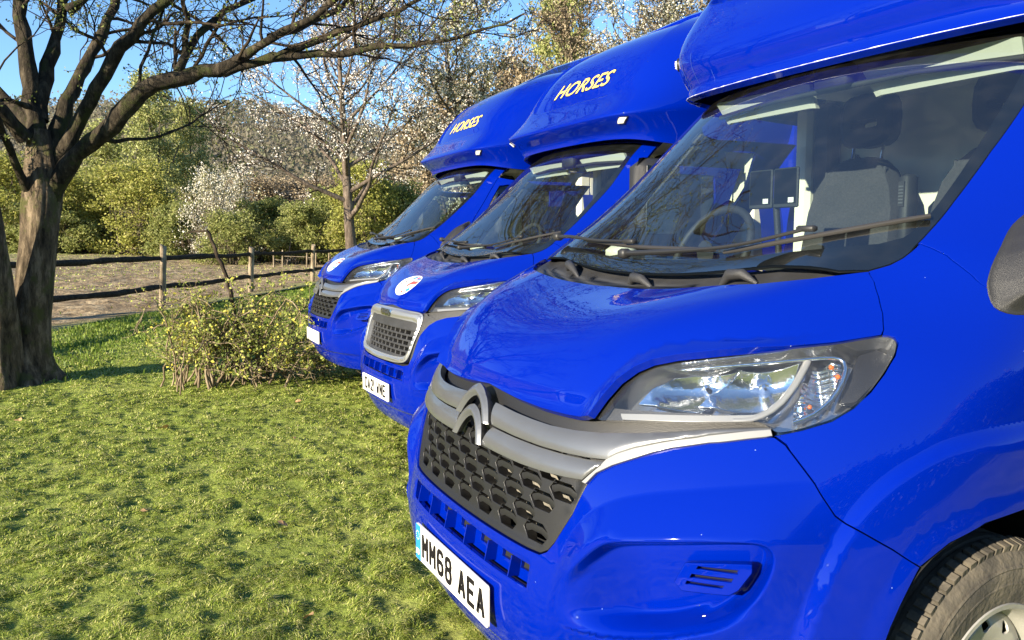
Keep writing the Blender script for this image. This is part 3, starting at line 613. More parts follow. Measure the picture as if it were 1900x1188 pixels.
# ---------------------------------------------------------------- grilles
def grille_honeycomb(v):
    surround=both([(0,.70),(.45,.70),(.52,.735),(.60,.785),(.73,.825),(.85,.845),(.86,.85),(.70,.86),(.45,.85),(0,.86)])
    link('grille_surround',pm('gsur','grille_surround',outline=surround,mat=M['black'],disp=lambda q:np.full(len(q),-.028),h=.04,flange=0),v)
    GO=both(GR+[(.47,.72),(0,.745)])
    holes=[]; 
    def hexa(cx,cy,w,h_):
        return [(cx-w*.5,cy),(cx-w*.36,cy+h_*.5),(cx+w*.22,cy+h_*.5),(cx+w*.5,cy+h_*.1),(cx+w*.5,cy-h_*.1),(cx+w*.36,cy-h_*.5),(cx-w*.22,cy-h_*.5)]
    vane=[]
    for r in range(6):
        for c in range(-6,7):
            cx=c*.124+(r%2)*.062; cy=.530+r*.0375
            if abs(cx)>.405+max(0,(cy-.5))*.28 or cy>.725: continue
            holes.append(hexa(cx,cy,.098,.046)[::-1]); vane.append((cx,cy))
    gm=pm('honey','grille',outline=GO,holes=holes,mat=M['black'],disp=lambda q:-.012+.006*sstep(1-pdist(A(q),np.array(GR),False)[0]/.02),h=.02,flange=.05,hole_flange=.034,bevel=.003)
    g=link('grille',gm,v)
    def vanes():
        mb=MB()
        for cx,cy in vane:
            q=[(cx-.042,cy-.002),(cx-.02,cy+.006),(cx+.02,cy+.006),(cx+.044,cy-.003)]
            q=np.array(q); p,_=surf(q[:,0],q[:,1],np.array([-.020,-.018,-.018,-.020])); mb.tube(p,.0032,6,flat=3)
        return mb.pieces('grille_vane',M['black'],True,50)
    link_all('grille_vane',cached('vanes',vanes),g)
    link('radiator',pm('rad','radiator',outline=both([(0,.50),(.40,.505),(.44,.53),(.47,.62),(.49,.73),(0,.745)]),mat=M['dull'],disp=lambda q:np.full(len(q),-.085),h=.05,flange=0),g)
    # two silver blades meeting a double chevron
    def prof(line_top,line_bot,lift):
        lt,lb=np.array(line_top),np.array(line_bot)
        def f(q):
            q=A(q); t=np.interp(q[:,0],lt[:,0],lt[:,1]); b=np.interp(q[:,0],lb[:,0],lb[:,1]); w=np.clip((q[:,1]-b)/np.maximum(t-b,.01),0,1)
            return lift*sstep((.86-q[:,0])/.12)+.007*np.sin(w*math.pi)**.7-.008*w
        return f
    ut=[(.092,.795),(.191,.788),(.267,.785),(.332,.784),(.415,.788),(.488,.795),(.552,.805),(.61,.813),(.664,.820),(.705,.826),(.79,.8355),(.85,.836)]
    ub=[(.85,.8335),(.803,.8275),(.733,.8165),(.675,.8025),(.642,.7915),(.591,.7715),(.558,.7535),(.540,.738),(.487,.7335),(.419,.731),(.329,.730),(.221,.731),(.112,.735)]
    lt=[(.110,.728),(.221,.7255),(.329,.725),(.419,.7265),(.487,.729),(.534,.733)]
    lb=[(.526,.716),(.499,.684),(.445,.680),(.387,.677),(.287,.674),(.161,.675),(.088,.677)]
    for s in (0,1):
        b1=link('upper_grille_blade',pm('ubl','upper_grille_blade',mirror=s,outline=ut+ub,mat=M['silver'],disp=prof(ut,ub[::-1],.010),h=.012,flange=.025,bevel=.003),v)
        link('lower_grille_blade',pm('lbl','lower_grille_blade',mirror=s,outline=lt+lb,mat=M['silver'],disp=prof(lt,lb[::-1],.012),h=.012,flange=.022,bevel=.003),v)
        link('pale_trim_strip',pm('strip','pale_trim_strip',mirror=s,outline=STRIP_T+STRIP_B[::-1],mat=M['pale'],disp=lambda q:np.full(len(q),.011),h=.012,flange=.025,bevel=.003),v)
    def chev(o,i,name):
        o,i=np.array(o),np.array(i); C_=.5*(smooth_line(o,.01)[np.linspace(0,len(smooth_line(o,.01))-1,12).astype(int)]+smooth_line(i,.01)[np.linspace(0,len(smooth_line(i,.01))-1,12).astype(int)])
        pol=both(list(map(tuple,smooth_line(o,.01)))+list(map(tuple,smooth_line(i,.01)[::-1])))
        def f(q):
            d,_=pdist(A(q),C_); return .016+.011*sstep(1-d/.02)
        return pm(name,'chevron_badge',outline=pol,mat=M['silver'],disp=f,h=.006,flange=.03,bevel=.003)
    link('chevron_badge',chev([(0,.828),(.018,.825),(.042,.815),(.066,.797),(.087,.768),(.106,.733)],[(0,.797),(.012,.795),(.030,.786),(.048,.770),(.062,.752),(.074,.731)],'chev1'),v)
    link('chevron_badge',chev([(0,.770),(.018,.767),(.040,.757),(.060,.738),(.078,.712),(.094,.676)],[(0,.738),(.012,.736),(.028,.727),(.044,.711),(.056,.694),(.066,.673)],'chev2'),v)
def grille_framed(v):
    surround=both([(0,.70),(.45,.70),(.50,.745),(.56,.775),(.62,.797),(.73,.815),(.857,.825),(.86,.85),(.70,.86),(.45,.85),(0,.86)])
    link('grille_surround',pm('gsurP','grille_surround',outline=surround,mat=M['trim'],disp=lambda q:np.where(q[:,1]>.812+.0*q[:,0],-.022,-.004),h=.02,flange=0),v)
    side=[(.438,.50),(.455,.55),(.476,.68),(.495,.705),(.52,.745),(.56,.775),(.52,.79),(.47,.80),(.455,.812),(.44,.81),(.462,.69),(.445,.56)]
    for s in (0,1): link('grille_cheek',pm('cheek','grille_cheek',mirror=s,outline=side,mat=M['trim'],disp=lambda q:np.full(len(q),-.001),h=.02,flange=.02),v)
    fo=smooth_line(both([(0,.489),(.15,.491),(.28,.495),(.38,.504),(.415,.52),(.43,.56),(.452,.68),(.456,.72),(.444,.80),(.40,.812),(.2,.815),(0,.816)]),.02,True)
    fi=smooth_line(both([(0,.523),(.2,.525),(.35,.530),(.397,.542),(.410,.575),(.430,.70),(.428,.745),(.39,.752),(.2,.754),(0,.755)]),.02,True)
    def fd(q):
        d,_=pdist(q,np.array(fi),True); d2,_=pdist(q,np.array(fo),True); return .006+.016*sstep(np.minimum(d,d2*1.2)/.022)
    fr=link('grille_frame',pm('pframe','grille_frame',outline=fo,holes=[fi[::-1]],mat=M['satin_frame'],disp=fd,h=.012,flange=.03,hole_flange=.045,bevel=.004),v)
    holes=[]
    for r in range(6):
        for c in range(-5,6):
            cx=c*.077+(r%2)*.0385; cy=.552+r*.0335; w,h_=.034,.0125
            if abs(cx)+w>.395+(cy-.55)*.1: continue
            holes.append([(cx-w,cy-h_),(cx-w,cy+h_),(cx+w,cy+h_),(cx+w,cy-h_)])
    g=link('grille',pm('pgrille','grille',outline=inset(fi,-.006) if area(fi)>0 else inset(fi,-.006),holes=holes,mat=M['trim'],disp=lambda q:-.022+.0*q[:,0],h=.02,flange=.0,hole_flange=.03,bevel=.004),fr)
    link('radiator',pm('prad','radiator',outline=inset(fi,.0),mat=M['void'],disp=lambda q:np.full(len(q),-.06),h=.05,flange=0),g)
    bd=[(-.10,.800),(.10,.800),(.095,.775),(.055,.757),(-.055,.757),(-.095,.775)]
    link('badge',pm('pbadge','badge',outline=bd,mat=M['chrome'],disp=lambda q:.0255+.004*sstep(pdist(q,np.array(bd),True)[0]/.01),h=.01,flange=.01),fr)
# ---------------------------------------------------------------- number plates in stroked letters
GLY={'M':[[(0,0),(0,1),(.5,.42),(1,1),(1,0)]],'A':[[(0,0),(.5,1),(1,0)],[(.2,.3),(.8,.3)]],'E':[[(1,1),(0,1),(0,0),(1,0)],[(0,.52),(.85,.52)]],
 'N':[[(0,0),(0,1),(1,0),(1,1)]],'W':[[(0,1),(.2,0),(.5,.6),(.8,0),(1,1)]],'1':[[(.5,0),(.5,1)]],'C':[[(1,.76),(.93,.92),(.75,1),(.25,1),(.07,.92),(0,.76),(0,.24),(.07,.08),(.25,0),(.75,0),(.93,.08),(1,.24)]],
 '2':[[(0,.76),(.07,.92),(.25,1),(.75,1),(.93,.92),(1,.76),(.97,.6),(0,.04),(0,0),(1,0)]],
 '6':[[(1,.86),(.9,.96),(.72,1),(.28,1),(.08,.9),(0,.7),(0,.25),(.08,.08),(.28,0),(.72,0),(.92,.08),(1,.22),(1,.33),(.92,.46),(.72,.52),(.28,.52),(.06,.45)]],
 '8':[[(.28,.54),(.08,.62),(.03,.76),(.1,.93),(.3,1),(.7,1),(.9,.93),(.97,.76),(.92,.62),(.72,.54),(.28,.54),(.06,.44),(0,.26),(.08,.07),(.28,0),(.72,0),(.92,.07),(1,.26),(.94,.44),(.72,.54)]],
 'G':[[(1,.8),(.8,1),(.2,1),(0,.8),(0,.2),(.2,0),(.8,0),(1,.2),(1,.45),(.6,.45)]],'B':[[(0,0),(0,1),(.75,1),(.95,.8),(.75,.54),(0,.54)],[(.75,.54),(1,.3),(.8,0),(0,0)]]}
def stroke_text(mb,txt,x0,z0,w,h,sp,t,y,m=0,gapw=.035,th=.0008):
    x=x0
    for ch in txt:
        if ch==' ': x+=gapw; continue
        cw=w if ch!='1' else t
        for st in GLY[ch]:
            P=np.array([(x+t/2+p[0]*(cw-t) if ch!='1' else x+t/2, z0+t/2+p[1]*(h-t)) for p in st])
            for q in range(len(P)-1):
                d=P[q+1]-P[q]; L=np.linalg.norm(d); a=math.atan2(d[1],d[0]); c=(P[q]+P[q+1])/2; e=t*.0 if ch=='1' else t*.42
                R_=Matrix.Rotation(-a,3,'Y'); mb.box((c[0],y-.0001*(q%3)-.0004,c[1]),(L+e,.0012,t*(.66 if ch in 'WM' and (ch=='W' or 0<q<len(P)-2) else .9)),m,R=[list(r) for r in R_])
            if ch=='1': mb.box((P[0][0],y-.0004,z0+h/2),(t,.0012,h),m)
        x+=cw+sp
    return x
def number_plate(v,txt,band):
    mb=MB(); y0,zc=-.0015,.463
    W,H=.26,.0555
    r=.008; pts=[]
    for cx,cz,a0 in ((W-r,H-r,0),(-W+r,H-r,90),(-W+r,-H+r,180),(W-r,-H+r,270)):
        for k in range(4): a=math.radians(a0+k*30); pts.append((cx+r*math.cos(a),zc+cz+r*math.sin(a)))
    mb.prism(pts,y0,y0+.006)
    p=link('number_plate',mb.mesh('number_plate',M['white']),v)
    tb=MB(); ws={'1':.014}
    tot=sum((ws.get(c,.050) if c!=' ' else .033-.011)+.011 for c in txt)-.011
    x0=-tot/2+(.020 if band else 0)
    if not txt.strip(): return p
    for ch in txt:
        tb=MB(); x1=stroke_text(tb,ch,x0,zc-.0395,.050,.079,.011,.0142,y0-.0015,gapw=.033); x0=x1
        if ch!=' ': link('plate_character',tb.mesh('plate_character',M['plate_ink']),p)
    if band:
        bb=MB(); bb.box((-W+.021,y0-.0007,zc),(.040,.001,.108)); b=link('country_band',bb.mesh('country_band',M['plate_blue']),p)
        gb=MB(); stroke_text(gb,'GB',-W+.008,zc-.038,.012,.018,.003,.0035,y0-.0022)
        for k in range(12):
            a=k*math.pi/6; gb.box((-W+.021+.013*math.cos(a),y0-.0022,zc+.022+.013*math.sin(a)),(.003,.0006,.003))
        link('country_letters',gb.mesh('country_letters',M['paper']),b)
    return p
# ---------------------------------------------------------------- overhead pod (Luton) as a spline sheet, coachbuilt box, interior, wheels
def net_surface(N, UU, VV):
    N=np.array(N,float); nr,nc=N.shape[:2]; NX=_ext(N)
    def raw(a,b):
        a=np.asarray(a,float); sg=np.where(a<0,-1.,1.); u=np.interp(np.abs(a),UU,np.arange(nc)); v=np.interp(b,VV,np.arange(nr))
        iu=np.clip(np.floor(u).astype(int),0,nc-2); iv=np.clip(np.floor(v).astype(int),0,nr-2); wu=_bs(u-iu); wv=_bs(v-iv); out=np.zeros(a.shape+(3,))
        for i in range(4):
            for j in range(4): out+=(wv[...,i]*wu[...,j])[...,None]*NX[iv+i,iu+j]
        out[...,0]*=sg; return out
    def S(a,b,off=0.):
        h=2e-3; a=np.asarray(a,float);b=np.asarray(b,float); P=raw(a,b)
        n=np.cross(raw(np.clip(a+h,-UU[-1],UU[-1]),b)-raw(np.clip(a-h,-UU[-1],UU[-1]),b),raw(a,np.clip(b+h,VV[0],VV[-1]))-raw(a,np.clip(b-h,VV[0],VV[-1])))
        n/=np.linalg.norm(n,axis=-1)[...,None]+1e-12
        return P+n*np.asarray(off)[...,None],n
    return S
UP=np.array([0,.3,.55,.72,.84,.96,1.12,1.4,1.9])
POD_A=[ # hull-shaped pod with a crisp chine (middle and far boxes)
 [(0,1.40,2.05),(.3,1.405,2.05),(.55,1.425,2.045),(.70,1.46,2.035),(.79,1.52,2.02),(.86,1.62,2.0),(.92,1.78,1.985),(.97,2.05,1.975),(1.0,2.5,1.97)],
 [(0,1.395,2.085),(.3,1.40,2.085),(.55,1.42,2.08),(.70,1.455,2.075),(.80,1.52,2.06),(.875,1.63,2.045),(.935,1.79,2.03),(.985,2.06,2.02),(1.02,2.5,2.02)],
 [(0,1.33,2.125),(.3,1.33,2.125),(.55,1.345,2.125),(.71,1.38,2.125),(.82,1.47,2.12),(.90,1.61,2.12),(.96,1.80,2.12),(1.01,2.07,2.12),(1.05,2.5,2.12)],
 [(0,1.285,2.158),(.3,1.287,2.158),(.55,1.30,2.16),(.72,1.325,2.163),(.84,1.43,2.172),(.92,1.59,2.18),(.98,1.81,2.185),(1.03,2.08,2.19),(1.07,2.5,2.2)],
 [(0,1.28,2.168),(.3,1.282,2.168),(.55,1.296,2.17),(.72,1.32,2.174),(.845,1.43,2.185),(.925,1.59,2.195),(.985,1.81,2.2),(1.035,2.08,2.205),(1.075,2.5,2.21)],
 [(0,1.30,2.19),(.3,1.302,2.19),(.55,1.315,2.192),(.72,1.345,2.198),(.845,1.445,2.21),(.93,1.60,2.22),(.99,1.81,2.225),(1.04,2.08,2.23),(1.08,2.5,2.24)],
 [(0,1.38,2.265),(.3,1.382,2.265),(.55,1.395,2.265),(.71,1.42,2.27),(.84,1.50,2.275),(.93,1.64,2.28),(.99,1.83,2.285),(1.045,2.09,2.29),(1.09,2.5,2.3)],
 [(0,1.455,2.34),(.3,1.457,2.34),(.54,1.468,2.34),(.70,1.49,2.345),(.83,1.56,2.35),(.92,1.68,2.355),(.985,1.85,2.36),(1.045,2.10,2.36),(1.09,2.5,2.37)],
 [(0,1.50,2.43),(.3,1.502,2.43),(.53,1.512,2.43),(.68,1.54,2.435),(.81,1.61,2.44),(.905,1.72,2.445),(.98,1.88,2.45),(1.04,2.11,2.45),(1.09,2.5,2.46)],
 [(0,1.57,2.56),(.3,1.575,2.56),(.52,1.59,2.56),(.66,1.62,2.56),(.79,1.69,2.56),(.89,1.80,2.56),(.97,1.94,2.57),(1.035,2.14,2.57),(1.09,2.5,2.58)],
 [(0,1.68,2.70),(.3,1.69,2.70),(.50,1.71,2.70),(.64,1.745,2.70),(.765,1.81,2.69),(.87,1.90,2.69),(.955,2.02,2.69),(1.03,2.18,2.69),(1.08,2.5,2.69)],
 [(0,1.84,2.81),(.28,1.85,2.81),(.48,1.87,2.81),(.61,1.90,2.80),(.73,1.96,2.80),(.84,2.03,2.79),(.94,2.12,2.79),(1.02,2.25,2.79),(1.07,2.5,2.79)],
 [(0,2.10,2.92),(.27,2.11,2.92),(.46,2.12,2.915),(.58,2.14,2.91),(.70,2.17,2.90),(.81,2.21,2.89),(.91,2.27,2.88),(.99,2.36,2.87),(1.04,2.6,2.87)],
 [(0,2.50,3.02),(.26,2.50,3.02),(.44,2.50,3.01),(.56,2.51,3.0),(.67,2.52,2.99),(.78,2.54,2.97),(.88,2.57,2.96),(.95,2.62,2.95),(.99,2.75,2.95)],
 [(0,3.0,3.08),(.26,3.0,3.08),(.44,3.0,3.07),(.56,3.0,3.06),(.67,3.0,3.05),(.78,3.0,3.03),(.87,3.0,3.01),(.94,3.0,3.0),(.97,3.02,2.99)],
]
VA=np.array([0,.04,.12,.175,.19,.215,.32,.43,.53,.68,.86,1.05,1.33,1.73,2.2])
POD_B=[ # older, rounder pod on the near box
 [(0,1.325,1.985),(.3,1.33,1.985),(.55,1.355,1.985),(.71,1.405,1.992),(.82,1.47,2.0),(.89,1.58,2.0),(.95,1.75,1.99),(1.0,2.05,1.98),(1.03,2.5,1.97)],
 [(0,1.345,2.02),(.3,1.35,2.02),(.55,1.37,2.022),(.71,1.42,2.027),(.83,1.49,2.033),(.91,1.60,2.03),(.97,1.76,2.02),(1.02,2.06,2.01),(1.05,2.5,2.0)],
 [(0,1.343,2.03),(.3,1.348,2.03),(.55,1.37,2.03),(.72,1.42,2.036),(.84,1.487,2.045),(.925,1.60,2.045),(.985,1.77,2.035),(1.03,2.06,2.03),(1.06,2.5,2.03)],
 [(0,1.325,2.07),(.3,1.33,2.07),(.56,1.352,2.075),(.73,1.395,2.085),(.86,1.465,2.10),(.945,1.585,2.105),(1.0,1.76,2.10),(1.045,2.06,2.10),(1.075,2.5,2.1)],
 [(0,1.315,2.115),(.3,1.32,2.117),(.56,1.34,2.125),(.74,1.38,2.14),(.87,1.455,2.16),(.955,1.58,2.17),(1.01,1.76,2.17),(1.055,2.06,2.17),(1.085,2.5,2.17)],
 [(0,1.34,2.18),(.3,1.345,2.182),(.56,1.362,2.19),(.735,1.395,2.205),(.87,1.46,2.225),(.96,1.585,2.24),(1.015,1.765,2.24),(1.06,2.06,2.24),(1.09,2.5,2.24)],
 [(0,1.42,2.29),(.3,1.423,2.29),(.55,1.435,2.295),(.72,1.46,2.31),(.855,1.515,2.33),(.95,1.625,2.34),(1.01,1.79,2.34),(1.06,2.07,2.34),(1.095,2.5,2.34)],
 [(0,1.54,2.43),(.3,1.542,2.43),(.54,1.55,2.435),(.70,1.57,2.445),(.835,1.61,2.46),(.935,1.705,2.465),(1.0,1.85,2.465),(1.055,2.09,2.465),(1.095,2.5,2.46)],
 [(0,1.68,2.58),(.3,1.68,2.58),(.52,1.69,2.585),(.68,1.71,2.59),(.81,1.745,2.595),(.91,1.82,2.60),(.985,1.94,2.60),(1.045,2.13,2.60),(1.09,2.5,2.60)],
 [(0,1.90,2.75),(.3,1.90,2.75),(.50,1.905,2.75),(.65,1.92,2.75),(.77,1.95,2.75),(.87,2.0,2.75),(.95,2.08,2.74),(1.02,2.21,2.74),(1.07,2.5,2.73)],
 [(0,2.2,2.90),(.28,2.2,2.90),(.47,2.2,2.90),(.60,2.21,2.89),(.71,2.22,2.88),(.81,2.24,2.87),(.90,2.28,2.86),(.98,2.36,2.85),(1.03,2.6,2.84)],
 [(0,2.6,3.0),(.27,2.6,3.0),(.45,2.6,3.0),(.57,2.6,2.99),(.68,2.61,2.98),(.78,2.62,2.96),(.87,2.64,2.95),(.94,2.68,2.94),(.98,2.8,2.93)],
 [(0,3.0,3.06),(.26,3.0,3.06),(.44,3.0,3.05),(.56,3.0,3.04),(.67,3.0,3.03),(.78,3.0,3.01),(.87,3.0,3.0),(.93,3.0,2.99),(.96,3.02,2.98)],
]
VBp=np.array([0,.04,.055,.11,.16,.23,.37,.55,.75,1.03,1.37,1.78,2.18])
SA=net_surface(POD_A,UP,VA); SB=net_surface(POD_B,UP,VBp)
def text_mesh(txt,size,bold,shear,mat,name):
    c=bpy.data.curves.new('tmp','FONT'); c.body=txt; c.size=size; c.offset=bold; c.shear=shear; c.align_x='CENTER'; c.resolution_u=3
    o=bpy.data.objects.new('tmp',c); col.objects.link(o); dg=bpy.context.evaluated_depsgraph_get(); dg.update()
    me=bpy.data.meshes.new_from_object(o.evaluated_get(dg)); bpy.data.objects.remove(o); bpy.data.curves.remove(c)
    return me
def wrap_text(txt,size,bold,shear,S,a0,b0,off,mat,name,sx=1.,sy=1.,sub=.02):
    import bmesh
    me=text_mesh(txt,size,bold,shear,mat,name); bm=bmesh.new(); bm.from_mesh(me); bmesh.ops.triangulate(bm,faces=bm.faces)
    for _ in range(2):
        es=[e for e in bm.edges if e.calc_length()>sub]
        if es: bmesh.ops.subdivide_edges(bm,edges=es,cuts=1); bmesh.ops.triangulate(bm,faces=bm.faces)
    co=np.array([v.co[:2] for v in bm.verts]); P,_=S(a0+co[:,0]*sx,b0+co[:,1]*sy,np.full(len(co),off))
    for v,p in zip(bm.verts,P): v.co=p
    bm.to_mesh(me); bm.free(); me.name=name; me.materials.clear(); me.materials.append(mat); return me
def pod(v,kind):
    if kind=='B':
        S=SB
        grp=lambda q: 0
        # recessed field higher up the face, pressed with a groove
        fld=smooth_line(both([(0,.455),(.55,.45),(.74,.46),(.80,.52),(.78,.9),(.6,1.15),(0,1.2)]),.03,True)
        def dd(q):
            d,_=pdist(q,fld,True); i=inpoly(q,fld); return np.where(i,-.055*sstep(d/.022)*(1-.65*sstep((d-.03)/.10)),.006*sstep(1-d/.05))
        half=[(0,0),(1.9,0),(1.9,.55),(1.9,1.5),(1.5,2.18),(0,2.18)]
        me=cached('podB',lambda: panel_mesh('overhead_pod',both([(0,.0),(1.895,.0),(1.895,2.17),(0,2.17)]),M['paint'],S=S,disp=dd,h=.035,flange=.03,bevel=.004,extra=np.concatenate([inset(fld,k) for k in (-.03,-.015,0,.012,.028)])))
        p=link('overhead_pod',me,v)
        for s in (1,-1):
            mb=MB(); q,n=S(np.array([s*.875]),np.array([.165]),np.array([0.])); n=n[0]; q=q[0]
            R=Vector(n).to_track_quat('X','Z').to_matrix(); mb.lathe([(-.01,.030),(.006,.030),(.010,.026),(.010,.0001)],'x',(0,0,0),24,1); mb.lathe([(.0095,.024),(.016,.018),(.019,.0001)],'x',(0,0,0),20,0)
            for k in range(-2,3): mb.box((.0175,0,k*.007),(.004,.034-abs(k)*.006,.0022),0)
            me=mb.mesh('marker_lamp',[M['white'],M['black']],True,40); me.transform(Matrix.Translation(q)@R.to_4x4()); link('marker_lamp',me,p)
        # old water streaks down the skirt and the chipped bead along the lip
        rng=random.Random(5)
        for a,b0,b1 in ((-.80,.05,.15),(-.735,.04,.17),(-.64,.05,.19),(-.52,.04,.10)):
            n=9; bb=np.linspace(b0,b1,n); aa=a-.10*(bb-b0)+np.array([rng.uniform(-.002,.002) for _ in range(n)]); w=np.array([.0008+.0012*math.sin(math.pi*(k+.5)/n)*rng.uniform(.5,1.3) for k in range(n)])
            P1,_=S(aa-w,bb,np.full(n,.0012)); P2,_=S(aa+w,bb,np.full(n,.0012)); m=MB(); m.add(np.concatenate([P1,P2]),[[k,n+k,n+k+1,k+1] for k in range(n-1)]); link('water_streak',m.mesh('water_streak',M['streak']),p)
        aa=np.arange(-1.0,1.0,.02); P1,_=S(aa,np.full(len(aa),.002),np.full(len(aa),.001)); P1[:,2]-=.002; link('sealant_bead',tubes([(P1,np.array([.0005+.0014*rng.random()**3 for _ in aa]))],'sealant_bead',M['bead'],5),p)
        return p
    S=SA
    fld=smooth_line(both([(0,.425),(.50,.425),(.60,.44),(.66,.50),(.70,.62),(.72,.80),(.70,1.05),(.62,1.5),(.55,1.9),(0,1.95)]),.03,True)
    def dd(q):
        d,_=pdist(q,fld,True); i=inpoly(q,fld); return np.where(i,-.016*sstep(d/.022),0)
    me=cached('podA',lambda: panel_mesh('overhead_pod',both([(0,.0),(1.895,.0),(1.895,2.19),(0,2.19)]),M['paint'],S=S,disp=dd,h=.035,flange=.03,bevel=.004,extra=np.concatenate([inset(fld,k) for k in (-.01,0,.012,.024)]+[np.stack([np.arange(-1.88,1.88,.03),np.full(126,b)],1)[:126] for b in (.178,.188,.20)])))
    p=link('overhead_pod',me,v)
    link('sign_shadow',cached('hs2',lambda: wrap_text('HORSES',.178,.0065,.32,S,.0,.533,-.0150,M['navy'],'sign_shadow',1.13,1.0)),p)
    link('sign_lettering',cached('hs1',lambda: wrap_text('HORSES',.178,.0012,.32,S,.0,.533,-.0135,M['yellow'],'sign_lettering',1.13,1.0)),p)
    for s in (1,-1):
        def mk():
            pol=[(.69*s,.150),(.735*s,.148),(.775*s,.176),(.785*s,.182),(.745*s,.184),(.70*s,.172)]
            pol=[(.695*s,.122),(.745*s,.122),(.782*s,.165),(.735*s,.168)]
            return panel_mesh('marker_lamp',pol if s>0 else pol[::-1],M['black'],S=S,disp=lambda q:np.full(len(q),.005),h=.03,flange=.01)
        m=link('marker_lamp',cached(('mkA',s),mk),p)
        pol=[(.703*s,.127),(.741*s,.127),(.772*s,.161),(.737*s,.163)]
        link('marker_lens',cached(('mkAl',s),lambda: panel_mesh('marker_lens',pol if s>0 else pol[::-1],M['white'],S=S,disp=lambda q:np.full(len(q),.010),h=.02,flange=.008)),m)
    return p
def box_body(v):
    def mk():
        mb=MB()
        # cross-section polygon swept back: side walls, rounded roof edges
        sec=[(1.06,.42),(1.08,.46),(1.085,1.2),(1.085,2.2),(1.075,2.75),(1.04,2.93),(.95,3.03),(.80,3.07),(0,3.10)]
        sec=sec+[(-x,z) for x,z in sec[-2::-1]]
        k=len(sec); V=[]
        for y in (2.50,2.53,6.35,6.40):
            g=.985 if y in (2.50,6.40) else 1.
            V+=[(x*g,y,.42+(z-.42)*(1-(1-g)*.5)) for x,z in sec]
        F=[[l*k+i,l*k+i+1,(l+1)*k+i+1,(l+1)*k+i] for l in range(3) for i in range(k-1)]
        F+=[[3*k+i for i in range(k)],[i for i in range(k)][::-1]]
        mb.add(V,F); return mb.mesh('horse_box',M['paint'],True,35)
    b=link('horse_box',cached('box',mk),v)
    def trims():
        mb=MB()
        for s in (1,-1):
            mb.box((s*1.09,4.45,.47),(.03,3.86,.05)); mb.box((s*1.092,4.45,.95),(.012,3.86,.03)); 
        return mb.pieces('body_rail',M['silver'])
    link_all('body_rail',cached('trims',trims),b)
    def jd():
        mb=MB(); mb.box((1.089,3.15,1.45),(.012,.72,1.75),bev=.003); return mb.mesh('groom_door',M['paint'],True,30)
    d=link('groom_door',cached('jd',jd),b)
    def jw():
        mb=MB(); mb.box((1.098,3.15,1.95),(.012,.42,.36),bev=.003); return mb.mesh('door_window',M['ceramic'])
    link('door_window',cached('jw',jw),d)
    def jh():
        mb=MB(); mb.box((1.103,3.43,1.45),(.02,.05,.12),bev=.005); return mb.mesh('door_handle',M['black'])
    link('door_handle',cached('jh',jh),d)
    # link between cab back and box
    def br():
        mb=MB(); sec=[(1.02,.45),(1.03,1.25),(1.0,1.5),(.95,1.75),(.90,2.0),(.85,2.1)]; V=[(s*x,y,z) for s in (1,-1) for y in (2.30,2.52) for x,z in sec]; k=len(sec)
        F=[[i,i+1,k+i+1,k+i] for i in range(k-1)]+[[2*k+i,3*k+i,3*k+i+1,2*k+i+1] for i in range(k-1)]; mb.add(V,F); return mb.mesh('cab_rear_panel',M['paint'])
    link('cab_rear_panel',cached('br',br),v)
